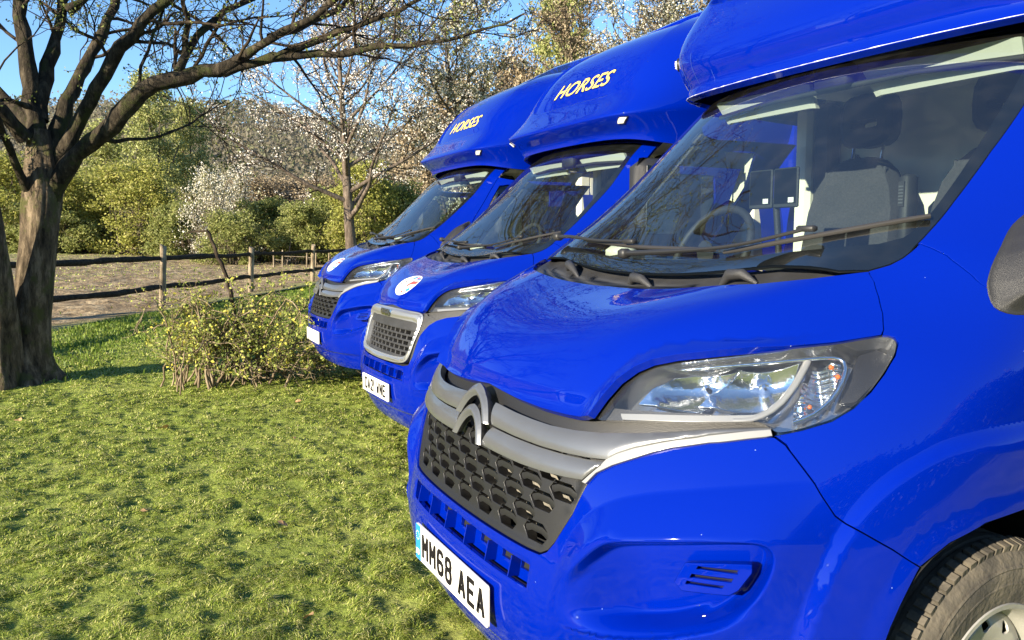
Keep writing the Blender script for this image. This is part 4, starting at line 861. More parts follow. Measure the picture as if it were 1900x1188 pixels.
def wheel_mesh():
    t=MB(); R=.352; prof=[(-.100,.215),(-.108,.25),(-.112,.29),(-.104,.325),(-.088,R-.006),(-.06,R)]
    prof+= [(-.045,R),(-.043,R-.009),(-.036,R-.009),(-.034,R+.001),(-.012,R+.002),(-.010,R-.008),(-.003,R-.008),(-.001,R+.002)]
    prof=prof+[(-x,r) for x,r in prof[::-1]]
    t.lathe(prof,'x',(0,0,0),72)
    for k in range(72):     # shoulder blocks
        a=k/72*2*math.pi
        for s in (1,-1):
            R_=Matrix.Rotation(a,3,'X'); c=R_@Vector((s*.079,0,R-.003)); t.box(c,(.038,.019,.016),0,R=[list(r) for r in (R_@Matrix.Rotation(s*.25,3,'Y'))])
    t.lathe([(.1085,.262),(.1105,.264),(.1105,.268),(.109,.270)],'x',(0,0,0),60); t.lathe([(.1105,.300),(.1125,.303),(.110,.309)],'x',(0,0,0),60)
    # raised sidewall letters as plain ribs
    rng=random.Random(4)
    for k in range(16):
        a=2.2+k*.045+(0.2 if k>7 else 0); R_=Matrix.Rotation(a,3,'X'); c=R_@Vector((.1115,0,.285)); t.box(c,(.003,.007,.014),0,R=[list(r) for r in R_])
    tm=t.mesh('tyre',M['rubber'],True,30)
    r=MB()
    r.lathe([(.100,.218),(.104,.216),(.104,.206),(.096,.200),(.080,.196),(.060,.190),(.052,.182)],'x',(0,0,0),64)
    r.lathe([(-.1,.215),(-.08,.19),(.052,.185)],'x',(0,0,0),40)
    # dished centre with round holes
    def S(a,b,off=0.):
        rr=np.hypot(a,b); x=np.interp(rr,[0,.04,.05,.062,.085,.12,.150,.172,.187],[.075,.075,.072,.060,.050,.066,.070,.058,.046])
        P=np.stack([x,a,b],-1); return P+np.array([1.,0,0])*np.asarray(off)[...,None],np.broadcast_to(np.array([1.,0,0]),P.shape)
    cir=lambda x,y,R_,n: [(x+R_*math.cos(t),y+R_*math.sin(t)) for t in np.linspace(0,2*math.pi,n,endpoint=False)]
    holes=[cir(.152*math.cos(k*math.pi/6+.1),.152*math.sin(k*math.pi/6+.1),.0165,12)[::-1] for k in range(12)]
    me=panel_mesh('wheel_disc',cir(0,0,.188,48),M['rim'],holes=holes,S=S,h=.012,flange=.0,hole_flange=.006,bevel=.002)
    rm=r.mesh('rim',M['rim'],True,40)
    n=MB()
    for k in range(5):
        a=k*2*math.pi/5; n.lathe([(.048,.012),(.075,.012),(.078,.009),(.078,.0001)],'x',(0,.065*math.cos(a),.065*math.sin(a)),6)
    n.lathe([(.07,.034),(.10,.032),(.104,.027),(.104,.0001)],'x',(0,0,0),24)
    nm=n.pieces('wheel_nut',M['trim'],True,40)
    bk=MB(); bk.lathe([(.0,.2),(.0,.0001)],'x',(0,0,0),24); bm_=bk.mesh('brake_shield',M['void'])
    return tm,rm,me,nm,bm_
def wheels(v):
    tm,rm,dm,nm,bm_=cached('wheel',wheel_mesh)
    for x,y,s in ((.872,.945,1),(-.872,.945,-1),(.87,4.75,1),(-.87,4.75,-1)):
        w=empty('wheel',(x,y,.352)); w.parent=v; w.rotation_euler=(.4,0,0 if s>0 else math.pi)
        for n_,m_ in (('tyre',tm),('rim',rm),('wheel_disc',dm),('brake_shield',bm_)): link(n_,m_,w)
        link_all('wheel_nut',nm[:5],w); link('hub_cap',nm[5],w)
def interior(v):
    def seat(x,head=True,belt=False):
        r=empty('seat',(x,2.02,.115)); r.parent=v
        def back():
            mb=MB(); rows=[]
            # rounded shoulders, slight wrap, leaning back
            prof=[(.84,.17),(.95,.215),(1.10,.235),(1.25,.237),(1.40,.228),(1.50,.20),(1.57,.155),(1.615,.10),(1.63,.05)]
            V=[];k=12
            for z,w in prof:
                t=.062*min(1,(1.66-z)/.12)**.5; yy=(z-.84)*.16
                for j in range(k):
                    a=j/k*2*math.pi; cx=abs(math.cos(a))**.45*math.copysign(1,math.cos(a)); sy=abs(math.sin(a))**.6*math.copysign(1,math.sin(a))
                    V.append((w*cx,yy+t*sy-.03*abs(cx)**3*(sy<0),z))
            F=[[i*k+j,i*k+(j+1)%k,(i+1)*k+(j+1)%k,(i+1)*k+j] for i in range(len(prof)-1) for j in range(k)]
            F.append([(len(prof)-1)*k+j for j in range(k)]); mb.add(V,F)
            # piping down either side of the centre panel
            for s in (1,-1): mb.tube([(s*.150,-.055+(z-.84)*.16,z) for z in np.linspace(.9,1.58,8)],.007,6)
            return mb.mesh('seat_back',M['seat'],True,60)
        def base():
            mb=MB(); mb.box((0,-.22,.80),(.47,.50,.14),bev=.04); return mb.mesh('seat_base',M['seat'],True,50)
        def hr():
            mb=MB(); V=[];k=16
            for y,g in ((-.055,.80),(-.04,1.),(.02,1.),(.045,.85)):
                for j in range(k):
                    a=j/k*2*math.pi; c,s_=math.cos(a),math.sin(a); V.append((.135*g*abs(c)**.55*math.copysign(1,c),.155+y,1.79+.115*g*abs(s_)**.6*math.copysign(1,s_)))
            hole=[]
            for y in (-.055,.045):
                for j in range(k):
                    a=j/k*2*math.pi; c,s_=math.cos(a),math.sin(a); hole.append((.070*abs(c)**.35*math.copysign(1,c),.155+y,1.775+.018*abs(s_)**.35*math.copysign(1,s_)))
            n=len(V); V+=hole
            F=[[i*k+j,i*k+(j+1)%k,(i+1)*k+(j+1)%k,(i+1)*k+j] for i in range(3) for j in range(k)]
            F+=[[j,(j+1)%k,n+(j+1)%k,n+j] for j in range(k)]+[[3*k+(j+1)%k,3*k+j,n+k+j,n+k+(j+1)%k] for j in range(k)]+[[n+j,n+(j+1)%k,n+k+(j+1)%k,n+k+j] for j in range(k)]
            mb.add(V,F); return mb.mesh('headrest',M['seat_dark'],True,50)
        def stem():
            mb=MB()
            for s in (1,-1): mb.tube([(s*.075,.13,1.60),(s*.075,.145,1.70)],.007,8)
            return mb.pieces('headrest_stem',M['chrome'],True)
        link('seat_back',cached('sb',back),r); link('seat_base',cached('sba',base),r); h=link('headrest',cached('hr',hr),r); link_all('headrest_stem',cached('st',stem),h)
        if belt:
            def bl():
                mb=MB(); mb.box((.265,.06,1.36),(.045,.07,.36),bev=.012); mb.box((.262,.022,1.46),(.026,.006,.10)); return mb.mesh('belt_guide',M['seat_dark'],True,50)
            b=link('belt_guide',cached('bl',bl),r)
            def sl():
                mb=MB()
                for k in range(6): mb.box((.262,.0185,1.425+k*.013),(.020,.003,.006))
                return mb.pieces('guide_slot',M['silver'])
            link_all('guide_slot',cached('sl',sl),b)
    seat(-.42,belt=True); seat(.19); seat(.64)
    def bulk():
        mb=MB(); mb.box((0,2.40,1.45),(1.90,.03,1.75)); 
        for s in (1,-1): mb.box((s*.90,2.33,1.4),(.10,.12,1.3),bev=.03)
        return mb.mesh('bulkhead',M['cream'],True,40)
    b=link('bulkhead',cached('bulk',bulk),v)
    def post():
        mb=MB(); mb.box((-.80,2.34,1.40),(.10,.09,1.3),bev=.02); return mb.mesh('locker_edge',M['trim'],True,40)
    link('locker_edge',cached('post',post),b)
    def hook():
        mb=MB(); mb.lathe([(.0,.028),(-.015,.028),(-.015,.0001)],'y',(-.66,2.38,1.76),16); mb.box((-.66,2.37,1.76),(.02,.03,.07),bev=.004); return mb.mesh('coat_hook',M['black'],True)
    link('coat_hook',cached('hook',hook),b)
    def cabin():
        mb=MB()
        for s in (1,-1):
            mb.box((s*.95,1.98,.85),(.05,.9,.75),bev=.02)
        mb.box((0,2.12,2.045),(1.30,.7,.03)); mb.box((0,1.50,.56),(1.05,1.7,.04))
        return mb.pieces('cabin_lining',M['cream'],True,40)
    link_all('cabin_lining',cached('cab',cabin),v)
    def vis(x0,x1):
        mb=MB(); mb.prism([(x0,1.905),(x0+.06,1.865),(x1-.03,1.885),(x1,1.955),(x1-.02,1.975),(x0+.02,1.965)],1.405,1.425); return mb
    for x0,x1 in ((-.62,-.13),(.10,.62)):
        def mk():
            mb=MB(); xm=(x0+x1)/2; W=(x1-x0)/2
            V=[]
            for zz,yy in ((1.965,1.445),(1.885,1.50)):
                for t in (-1,-.9,.9,1): V.append((xm+t*W*(1 if zz>1.9 else .95),yy+.03*t*t,zz-.012*t*t))
            V2=[(x,y+.018,z) for x,y,z in V]; mb.add(V+V2,[[0,1,5,4],[1,2,6,5],[2,3,7,6],[8,12,13,9],[9,13,14,10],[10,14,15,11],[0,4,12,8],[3,11,15,7],[4,5,13,12],[5,6,14,13],[6,7,15,14]])
            return mb.mesh('sun_visor',M['visor'])
        link('sun_visor',cached(('vis',x0),mk),v)
    def hbar():
        mb=MB(); mb.tube([(-.62,1.50,1.90),(-.3,1.47,1.915),(.3,1.47,1.915),(.62,1.50,1.90)],.010,8); mb.box((0,1.46,1.95),(.15,.06,.09),bev=.015); mb.box((0,1.66,1.99),(1.15,.16,.05),bev=.02)
        return mb.mesh('header_console',M['dash'],True,50)
    link('header_console',cached('hb',hbar),v)
    def dash():
        mb=MB(); V=[];sec=[(.80,1.235),(.90,1.285),(1.02,1.305),(1.12,1.285),(1.17,1.22),(1.19,1.05),(1.15,.85)]
        xs=np.linspace(-.76,.76,25)
        for x in xs:
            for j,(y,z) in enumerate(sec):
                binn=.035*math.exp(-((x+.56)/.22)**2)*(1 if 0<j<5 else 0)-.02*math.exp(-((x-.1)/.25)**2)*(j in (2,3)); V.append((x,y+.16*(abs(x)/.9)**2*(j<2),z+binn))
        k=len(sec); F=[[i*k+j,(i+1)*k+j,(i+1)*k+j+1,i*k+j+1] for i in range(24) for j in range(k-1)]; mb.add(V,F)
        mb.box((0,1.0,1.08),(1.3,.3,.2)); mb.tube([(-.70,1.0,1.30),(-.3,.94,1.315),(.2,.93,1.31),(.70,1.0,1.30)],.012,6)
        return mb.mesh('dashboard',M['dash'],True,50)
    d=link('dashboard',cached('dash',dash),v)
    def vents():
        mb=MB(); mb.box((-.70,1.06,1.335),(.15,.07,.07),bev=.02); return mb.mesh('dash_vent',M['cream'],True,50)
    link('dash_vent',cached('vents',vents),d)
    def wheel():
        mb=MB(); c=np.array([-.50,1.36,1.34]); R=np.array(Matrix.Rotation(math.radians(-28),3,'X'))
        ring=[c+R@np.array([.20*math.cos(a),0,.20*math.sin(a)]) for a in np.linspace(0,2*math.pi,33)]
        mb.tube(ring,.016,8,caps=False)
        for a in (0.1,math.pi-.1,-math.pi/2): mb.tube([c,c+R@np.array([.19*math.cos(a),0,.19*math.sin(a)])],.016,6,flat=.5)
        mb.lathe([(-.03,.05),(-.03,.0001),(.03,.0001)],'y',c,16); return mb.mesh('steering_wheel',M['seat_dark'],True,60)
    link('steering_wheel',cached('sw',wheel),v)
    def mirr():
        mb=MB(); mb.box((0,1.36,1.84),(.0001,.0001,.0001)); return mb.mesh('m',M['black'])
def disc(v):
    """tax-disc sized label low in the corner of the screen"""
    mb=MB(); q=[(-.83,1.46),(-.77,1.455),(-.765,1.53),(-.825,1.535)]; p,_=surf(np.array([a for a,b in q]),np.array([b for a,b in q]),np.full(4,.002)); mb.add(p,[[0,1,2,3]])
    link('screen_label',mb.mesh('screen_label',M['paper']),v)
def maker_label(v):
    mb=MB(); q=[(.478,1.470),(.535,1.472),(.535,1.486),(.478,1.484)]; p,_=surf(np.array([a for a,b in q]),np.array([b for a,b in q]),np.full(4,.0015)); mb.add(p,[[0,1,2,3]])
def sticker(v,a0,b0,rx,ry,dispf):
    def ell(k,n=40): return [(a0+rx*k*math.cos(t),b0+ry*k*math.sin(t)) for t in np.linspace(0,2*math.pi,n,endpoint=False)]
    D=lambda e:(lambda q: dispf(q)+e)
    s=link('oval_sticker',cached(('stk',a0),lambda: panel_mesh('oval_sticker',ell(1),M['paper'],disp=D(.0015),h=.02,flange=0)),v)
    def strip(pts,w,mat,name):
        pts=np.array(pts); out=[]
        L=[];R=[]
        for i in range(len(pts)):
            d=pts[min(i+1,len(pts)-1)]-pts[max(i-1,0)]; d/=np.linalg.norm(d); n=np.array([-d[1],d[0]])*w/2; L.append(pts[i]+n);R.append(pts[i]-n)
        q=np.array(L+R); q=q*[rx,ry]+[a0,b0]; P,_=surf(q[:,0],q[:,1],dispf(q)+.0028); k=len(pts)
        return P,[[i,k+i,k+i+1,i+1] for i in range(k-1)]
    mb=MB()
    for pts,w in (([(.10,-.78),(.27,-.1),(.40,.75)],.22),([(.30,.0),(.55,.08),(.93,.10)],.26),([(.28,-.05),(.42,.35),(.62,.66)],.12)): P,F=strip(pts,w,None,None); mb.add(P,F)
    link_all('sticker_cross',mb.pieces('sticker_cross',M['red']),s)
    mb=MB()
    for pts,w in (([(-.05,.5),(.14,.78)],.34),([(.60,.55),(.80,.34)],.24),([(.5,-.62),(.74,-.42)],.26)): P,F=strip(pts,w,None,None); mb.add(P,F)
    link_all('sticker_blue',mb.pieces('sticker_blue',M['plate_blue']),s)
    mb=MB(); rng=random.Random(3)
    th=np.linspace(0,1,26)
    P,F=strip([(-.78+.62*t,-.12+.45*t+.10*math.sin(t*26)*(1-t*.3)) for t in th],.045,None,None); mb.add(P,F)
    for (x,y) in ((-.35,.02),(-.25,-.02),(-.1,.02),(-.02,.0),(-.3,-.2),(-.1,-.25),(-.5,-.25)): P,F=strip([(x,y),(x+.05,y+.08),(x+.09,y)],.04,None,None); mb.add(P,F)
    link('sticker_script',mb.mesh('sticker_script',M['ink']),s)
# ---------------------------------------------------------------- the three horseboxes
def make_van(loc,rz,grille,podk,plate,band,label,pod_off=(0,0,0),stick=False):
    v=empty('horsebox',loc,rz,label=label,cat='horsebox',group='blue horseboxes parked side by side')
    build_body(v,'oval' if grille=='framed' else 'chev')
    (grille_framed if grille=='framed' else grille_honeycomb)(v)
    number_plate(v,plate,band)
    p=pod(v,podk); p.location=pod_off
    box_body(v); wheels(v); interior(v)
    if stick: sticker(v,.055,.975,.135,.085,bonnet_disp)
    else: disc(v)
    return v
near=make_van((0,0,0),0,'chev','B','MM68 AEA',True,'nearest blue horsebox, registration MM68 AEA, silver double chevron over a honeycomb grille')
mid=make_van((-2.859,.673,-.006),.0133,'framed','A','CA21 WNE',False,'middle blue horsebox, registration CA21 WNE, pale framed rectangular grille, HORSES lettered above the cab',stick=True)
far=make_van((-5.265,.829,.060),-.0237,'chev','A','   ',False,'farthest blue horsebox, its bumper in shade behind the yellow bush, HORSES above the cab',pod_off=(0,-.03,-.03),stick=True)

def tablets():
    T=empty('tablet_holder',(-.21,1.40,1.285),label='pair of dark tablets on a dashboard stand behind the near windscreen',cat='tablet')
    a=MB(); a.tube([(0,.04,0),(0,.03,.12),(0,.012,.26)],.012,8); a.box((0,.04,.0),(.10,.08,.02),bev=.006); link('stand',a.mesh('stand',M['seat_dark'],True,50),T)
    for x in (-.062,.062):
        b=MB(); b.box((x,0,.295),(.116,.012,.145),bev=.004); t=link('tablet',b.mesh('tablet',M['dash'],True,40),T)
        c=MB(); c.box((x,-.0068,.300),(.104,.001,.125)); link('screen',c.mesh('screen',M['ceramic']),t)
        d=MB(); d.box((x+.03,-.0078,.250),(.026,.001,.018)); link('label',d.mesh('label',M['paper']),t)
tablets()
# ---------------------------------------------------------------- ground: lawn, churned paddock, far hill
CX,CY=1.99,-.82
FA=np.array([-16.47,.16]); FD=np.array([-.862,.507]); FN=np.array([-.507,-.862])   # a point on the fence, its run, and the paddock side
if FN@np.array([-1,0])<0: FN=-FN
FN=np.array([-.507,-.862])*-1; 
def fside(x,y): return (x-FA[0])*FD[1]*-1+(y-FA[1])*FD[0]*1
# paddock side is away from the vans: sign fixed so that it is positive there
_sg = -1 if fside(-5.,0.)>0 else 1
def padd(x,y): return _sg*fside(np.asarray(x,float),np.asarray(y,float))
def vnoise(x,y,s,seed=0):
    """smooth value noise on a grid of cell size s"""
    x=np.asarray(x,float)/s+1000; y=np.asarray(y,float)/s+1000; xi=np.floor(x).astype(np.int64); yi=np.floor(y).astype(np.int64); fx=x-xi; fy=y-yi
    fx=fx*fx*(3-2*fx); fy=fy*fy*(3-2*fy)
    def hsh(a,b):
        h=(a*374761393+b*668265263+seed*1442695041)&0x7fffffff; h=((h^(h>>13))*1274126177)&0x7fffffff; h=h^(h>>16); return (h&0xffffff)/float(0xffffff)
    return (hsh(xi,yi)*(1-fx)+hsh(xi+1,yi)*fx)*(1-fy)+(hsh(xi,yi+1)*(1-fx)+hsh(xi+1,yi+1)*fx)*fy
def fbm(x,y,s,seed=0,o=4):
    r=0;a=1;t=0
    for k in range(o): r=r+a*vnoise(x,y,s/2**k,seed+k*7); t+=a; a*=.55
    return r/t-.5
def gz(x,y):
    x=np.asarray(x,float);y=np.asarray(y,float); p=padd(x,y)
    z=.016*sstep(p*0+1)*(fbm(x,y,.55,3,3)*2)+.05*fbm(x,y,4,9,2)
    z=z*sstep((np.hypot(x-2,y-3)-1)/3+.4)
    z=z-.03
    z=z+np.clip(p-3,0,None)*.024*sstep((p-3)/20)                                   # paddock climbs gently
    z=z+sstep((p+.3)/1.2)*sstep((60-p)/30)*(.17*fbm(x,y,.85,21,4)+.13*np.clip(fbm(x,y,.42,25,3),-.1,.3))
    z=z+.05*np.exp(-((p+1.1)/.5)**2)
    return z
def gridmesh(name,xs,ys,f,mat,mask=None):
    X,Y=np.meshgrid(xs,ys); Z=f(X,Y); V=np.stack([X.ravel(),Y.ravel(),Z.ravel()],1); nx=len(xs); ny=len(ys)
    i=np.arange((nx-1)*(ny-1)); r=i//(nx-1); c=i%(nx-1); a=r*nx+c
    F=np.stack([a,a+1,a+nx+1,a+nx],1)
    return mesh_np(name,V,[F],mat)
def node(nt,t,**k):
    n=nt.nodes.new(t)
    for a,b in k.items(): setattr(n,a,b)
    return n
def ramp(nt,src,stops):
    r=nt.nodes.new('ShaderNodeValToRGB'); e=r.color_ramp.elements
    while len(e)>1: e.remove(e[0])
    e[0].position=stops[0][0]; e[0].color=(*stops[0][1],1)
    for p,c in stops[1:]: q=e.new(p); q.color=(*c,1)
    nt.links.new(src,r.inputs[0]); return r.outputs[0]
def noise_n(nt,scale,detail=6,rough=.6,co='Object',vec=None):
    tc=nt.nodes.new('ShaderNodeTexCoord'); n=nt.nodes.new('ShaderNodeTexNoise'); n.inputs['Scale'].default_value=scale; n.inputs['Detail'].default_value=detail; n.inputs['Roughness'].default_value=rough
    nt.links.new(vec or tc.outputs[co],n.inputs['Vector']); return n.outputs[0]
def mixc(nt,f,a,b):
    m=nt.nodes.new('ShaderNodeMix'); m.data_type='RGBA'; nt.links.new(f,m.inputs['Factor']); nt.links.new(a,m.inputs['A']); nt.links.new(b,m.inputs['B']); return m.outputs['Result']
def lawn_mat():
    m,nt,p=new_mat('lawn_soil_and_turf'); p.inputs['Roughness'].default_value=.95; p.inputs['Specular IOR Level'].default_value=.1
    a=ramp(nt,noise_n(nt,1.3,8,.65),[(.36,(.11,.155,.024)),(.52,(.25,.31,.06)),(.66,(.38,.38,.12))])
    b=ramp(nt,noise_n(nt,28,6,.7),[(.33,(.06,.08,.015)),(.52,(.24,.29,.055)),(.72,(.42,.40,.15))])
    f=nt.nodes.new('ShaderNodeMix'); f.data_type='RGBA'; f.inputs['Factor'].default_value=.5; nt.links.new(a,f.inputs['A']); nt.links.new(b,f.inputs['B'])
    nt.links.new(f.outputs['Result'],p.inputs['Base Color'])
    bm=nt.nodes.new('ShaderNodeBump'); bm.inputs['Strength'].default_value=.9; bm.inputs['Distance'].default_value=.03
    nt.links.new(noise_n(nt,22,8,.7),bm.inputs['Height']); nt.links.new(bm.outputs[0],p.inputs['Normal']); return m
def mud_mat():
    m,nt,p=new_mat('churned_paddock_earth'); p.inputs['Roughness'].default_value=.95; p.inputs['Specular IOR Level'].default_value=.1
    earth=ramp(nt,noise_n(nt,2.2,10,.7),[(.34,(.085,.058,.032)),(.5,(.28,.205,.12)),(.66,(.48,.38,.235))])
    gr=ramp(nt,noise_n(nt,3.5,9,.7),[(.35,(.15,.165,.05)),(.6,(.32,.32,.13))])
    tc=nt.nodes.new('ShaderNodeTexCoord'); at=nt.nodes.new('ShaderNodeAttribute'); at.attribute_name='grassy'
    nz=noise_n(nt,.35,6,.65); ad=nt.nodes.new('ShaderNodeMath'); ad.operation='ADD'; nt.links.new(at.outputs['Fac'],ad.inputs[0]); nt.links.new(nz,ad.inputs[1])
    mr=nt.nodes.new('ShaderNodeMapRange'); mr.inputs[1].default_value=.72; mr.inputs[2].default_value=1.0; nt.links.new(ad.outputs[0],mr.inputs[0])
    nt.links.new(mixc(nt,mr.outputs[0],earth,gr),p.inputs['Base Color'])
    bm=nt.nodes.new('ShaderNodeBump'); bm.inputs['Strength'].default_value=1; bm.inputs['Distance'].default_value=.12
    nt.links.new(noise_n(nt,3.2,9,.65),bm.inputs['Height']); nt.links.new(bm.outputs[0],p.inputs['Normal']); return m
M['lawn']=lawn_mat(); M['mud']=mud_mat()
def build_ground():
    # lawn: fine mesh where the camera stands, coarse beyond, cut along the fence line
    def strip(name,u0,u1,v0,v1,du,dv,mat,kind,dz=0.,label=None):
        """u along the fence, v across it (positive = paddock)"""
        nu=int((u1-u0)/du)+1; nv=int((v1-v0)/dv)+1
        U,Vv=np.meshgrid(np.linspace(u0,u1,nu),np.linspace(v0,v1,nv)); nrm=np.array([-FD[1],FD[0]])*_sg
        X=FA[0]+U*FD[0]+Vv*nrm[0]; Y=FA[1]+U*FD[1]+Vv*nrm[1]; Z=gz(X,Y)+dz
        V=np.stack([X.ravel(),Y.ravel(),Z.ravel()],1); i=np.arange((nu-1)*(nv-1)); r=i//(nu-1); c=i%(nu-1); a=r*nu+c; F=np.stack([a,a+1,a+nu+1,a+nu],1)
        if _sg<0: F=F[:,::-1]
        me=mesh_np(name,V,[F],mat)
        if name=='paddock':
            at=me.attributes.new('grassy','FLOAT','POINT'); vv=Vv.ravel(); at.data.foreach_set('value',(np.clip((vv-8)/50,0,1)**.7*.66+.42*np.exp(-((vv+.8)/1.0)**2)+.05).astype(np.float32))
        return link(name,me,kind=kind)
    strip('lawn',-70,60,-60,.02,.9,.9,M['lawn'],'structure',-.05)
    # finer turf surface over the part of the lawn by the boxes
    xs=np.concatenate([np.arange(-15.,-7,.06),np.arange(-7,3.2,.026)]); ys=np.concatenate([np.arange(-5.8,-2.8,.05),np.arange(-2.8,5.2,.032)])
    def fz(X,Y):
        z=gz(X,Y)+.020*np.clip(fbm(X,Y,.45,5,3)+.12,-.2,.4)+.045*np.clip(fbm(X,Y,.085,15,3)+.05,-.25,.35)
        e=np.minimum.reduce([X+15,3.2-X,Y+5.8,5.2-Y]); return z-.08*(1-sstep(e/.8))-.2*sstep((padd(X,Y)+.9)/1.0)
    link('turf',gridmesh('turf',xs,ys,fz,M['lawn']),kind='structure')
    strip('paddock',-60,60,-.9,26,.20,.20,M['mud'],'structure',.02)
    strip('paddock_far',-160,160,26,110,1.2,1.2,M['mud'],'structure',.02)
    return fz
turf_z=build_ground()
for o in bpy.data.objects:
    if o.name=='paddock_far':
        at=o.data.attributes.new('grassy','FLOAT','POINT'); at.data.foreach_set('value',np.full(len(o.data.vertices),.5,np.float32)); o.name='field'
def leaf_mat(name,stops,trans=.25,rough=.6):
    m,nt,p=new_mat(name); p.inputs['Roughness'].default_value=rough; p.inputs['Specular IOR Level'].default_value=.25
    g=nt.nodes.new('ShaderNodeNewGeometry'); c=ramp(nt,g.outputs['Random Per Island'],stops)
    nt.links.new(c,p.inputs['Base Color'])
    if trans:
        t=nt.nodes.new('ShaderNodeBsdfTranslucent'); nt.links.new(c,t.inputs[0]); ms=nt.nodes.new('ShaderNodeMixShader'); ms.inputs[0].default_value=trans
        out=nt.nodes['Material Output']; nt.links.new(p.outputs[0],ms.inputs[1]); nt.links.new(t.outputs[0],ms.inputs[2]); nt.links.new(ms.outputs[0],out.inputs[0])
    return m
M['blade']=leaf_mat('grass_blade',[(0,(.10,.16,.016)),(.3,(.23,.31,.04)),(.6,(.39,.44,.08)),(.85,(.54,.53,.17)),(1,(.66,.60,.30))],.3,.55)
M['blade_lush']=leaf_mat('long_grass_blade',[(0,(.08,.13,.015)),(.5,(.16,.24,.03)),(1,(.28,.34,.07))],.35,.5)
def blades(name,X,Y,Z,H,W,mat,rng,lean=.7,label=None):
    n=len(X); az=rng.uniform(0,2*np.pi,n); la=vnoise(X,Y,.16,77)*2*np.pi*2+rng.normal(0,.8,n); L=rng.uniform(.25,1,n)*lean
    dx,dy=np.cos(la)*L,np.sin(la)*L; sx,sy=np.cos(az)*W,np.sin(az)*W; k=1/np.sqrt(1+.35*L*L)
    P0=np.stack([X,Y,Z],1); mid=P0+np.stack([dx*H*.45,dy*H*.45,H*.72*k],1); tip=P0+np.stack([dx*H*1.3,dy*H*1.3,H*k*np.clip(1.1-.38*L,.25,1)],1); S=np.stack([sx,sy,np.zeros(n)],1)
    V=np.stack([P0-S,P0+S,mid+S*.8,mid-S*.8,tip],1).reshape(-1,3); b=np.arange(n)*5
    Q=np.stack([b,b+1,b+2,b+3],1); T=np.stack([b+3,b+2,b+4],1)
    return link(name,mesh_np(name,V,[Q,T],mat),kind='stuff')
def grass():
    rng=np.random.default_rng(5)
    n=860000; r=1.15*np.exp(rng.uniform(0,1,n)**.92*math.log(18/1.15)); m=int(n*.8)
    th=np.concatenate([rng.uniform(math.radians(151),math.radians(191),m),rng.uniform(math.radians(128),math.radians(222),n-m)])
    X=CX+r*np.cos(th); Y=CY+r*np.sin(th)
    k=(X>-14.8)&(X<3)&(Y>-5.5)&(Y<5)&(padd(X,Y)<-.75)
    tuft=fbm(X,Y,.085,15,3); d=.35*fbm(X,Y,.5,5,3)+tuft; k&=(d+.07*rng.normal(size=n)>-.26)
    X,Y,r,d=X[k],Y[k],r[k],d[k]
    H=(.006+.040*np.clip(d+.20,0,.55))*(.5+.8*rng.uniform(size=len(X))); W=np.clip(.0005*r,.0009,.0065)*rng.uniform(.6,1.3,len(X))
    blades('grass',X,Y,turf_z(X,Y)-.002,H,W,M['blade'],rng,2.3)
    # lusher band of longer grass before the fence and round the trunk foot
    n=60000; u=rng.uniform(-9,18,n); v=-np.abs(rng.normal(0,1.5,n))-.35; nrm=np.array([-FD[1],FD[0]])*_sg
    X=FA[0]+u*FD[0]+v*nrm[0]; Y=FA[1]+u*FD[1]+v*nrm[1]; Z=np.where((X>-15)&(Y<5.2)&(Y>-5.8),turf_z(X,Y),gz(X,Y)-.05)
    k=fbm(X,Y,1.6,31,3)+.12*rng.normal(size=n)>-.10; X,Y,Z=X[k],Y[k],Z[k]
    Z=np.maximum(Z,gz(X,Y)-.05); blades('long_grass',X,Y,Z,rng.uniform(.025,.085,len(X)),rng.uniform(.005,.010,len(X)),M['blade_lush'],rng,.9)
grass()
def paddock_tufts():
    rng=np.random.default_rng(9); n=70000; u=rng.uniform(-22,40,n); v=.6+60*rng.uniform(size=n)**1.5; nrm=np.array([-FD[1],FD[0]])*_sg
    X=FA[0]+u*FD[0]+v*nrm[0]; Y=FA[1]+u*FD[1]+v*nrm[1]; k=fbm(X,Y,2.2,41,4)+.10*rng.normal(size=n)>.02-.0045*v; X,Y,v=X[k],Y[k],v[k]
    blades('paddock_grass',X,Y,gz(X,Y)-.01,rng.uniform(.03,.10,len(X)),.012+.0009*v,M['blade'],rng,1.0)
paddock_tufts()
LEAFLAB=['pale leaf fleck on the lawn just ahead of the near bumper','thin dry leaf on the mid lawn, in line with the middle number plate','small curled leaf near the left edge of the lawn','light brown leaf on the lawn midway to the yellow bush','small leaf lowest towards the bottom left of the lawn','dry leaf on the lawn a stride before the yellow bush','leaf scrap on the left lawn short of the old tree','tiny leaf beside the near horsebox front corner','leaf tucked close under the near number plate','dry leaf by the shadow of the middle horsebox']
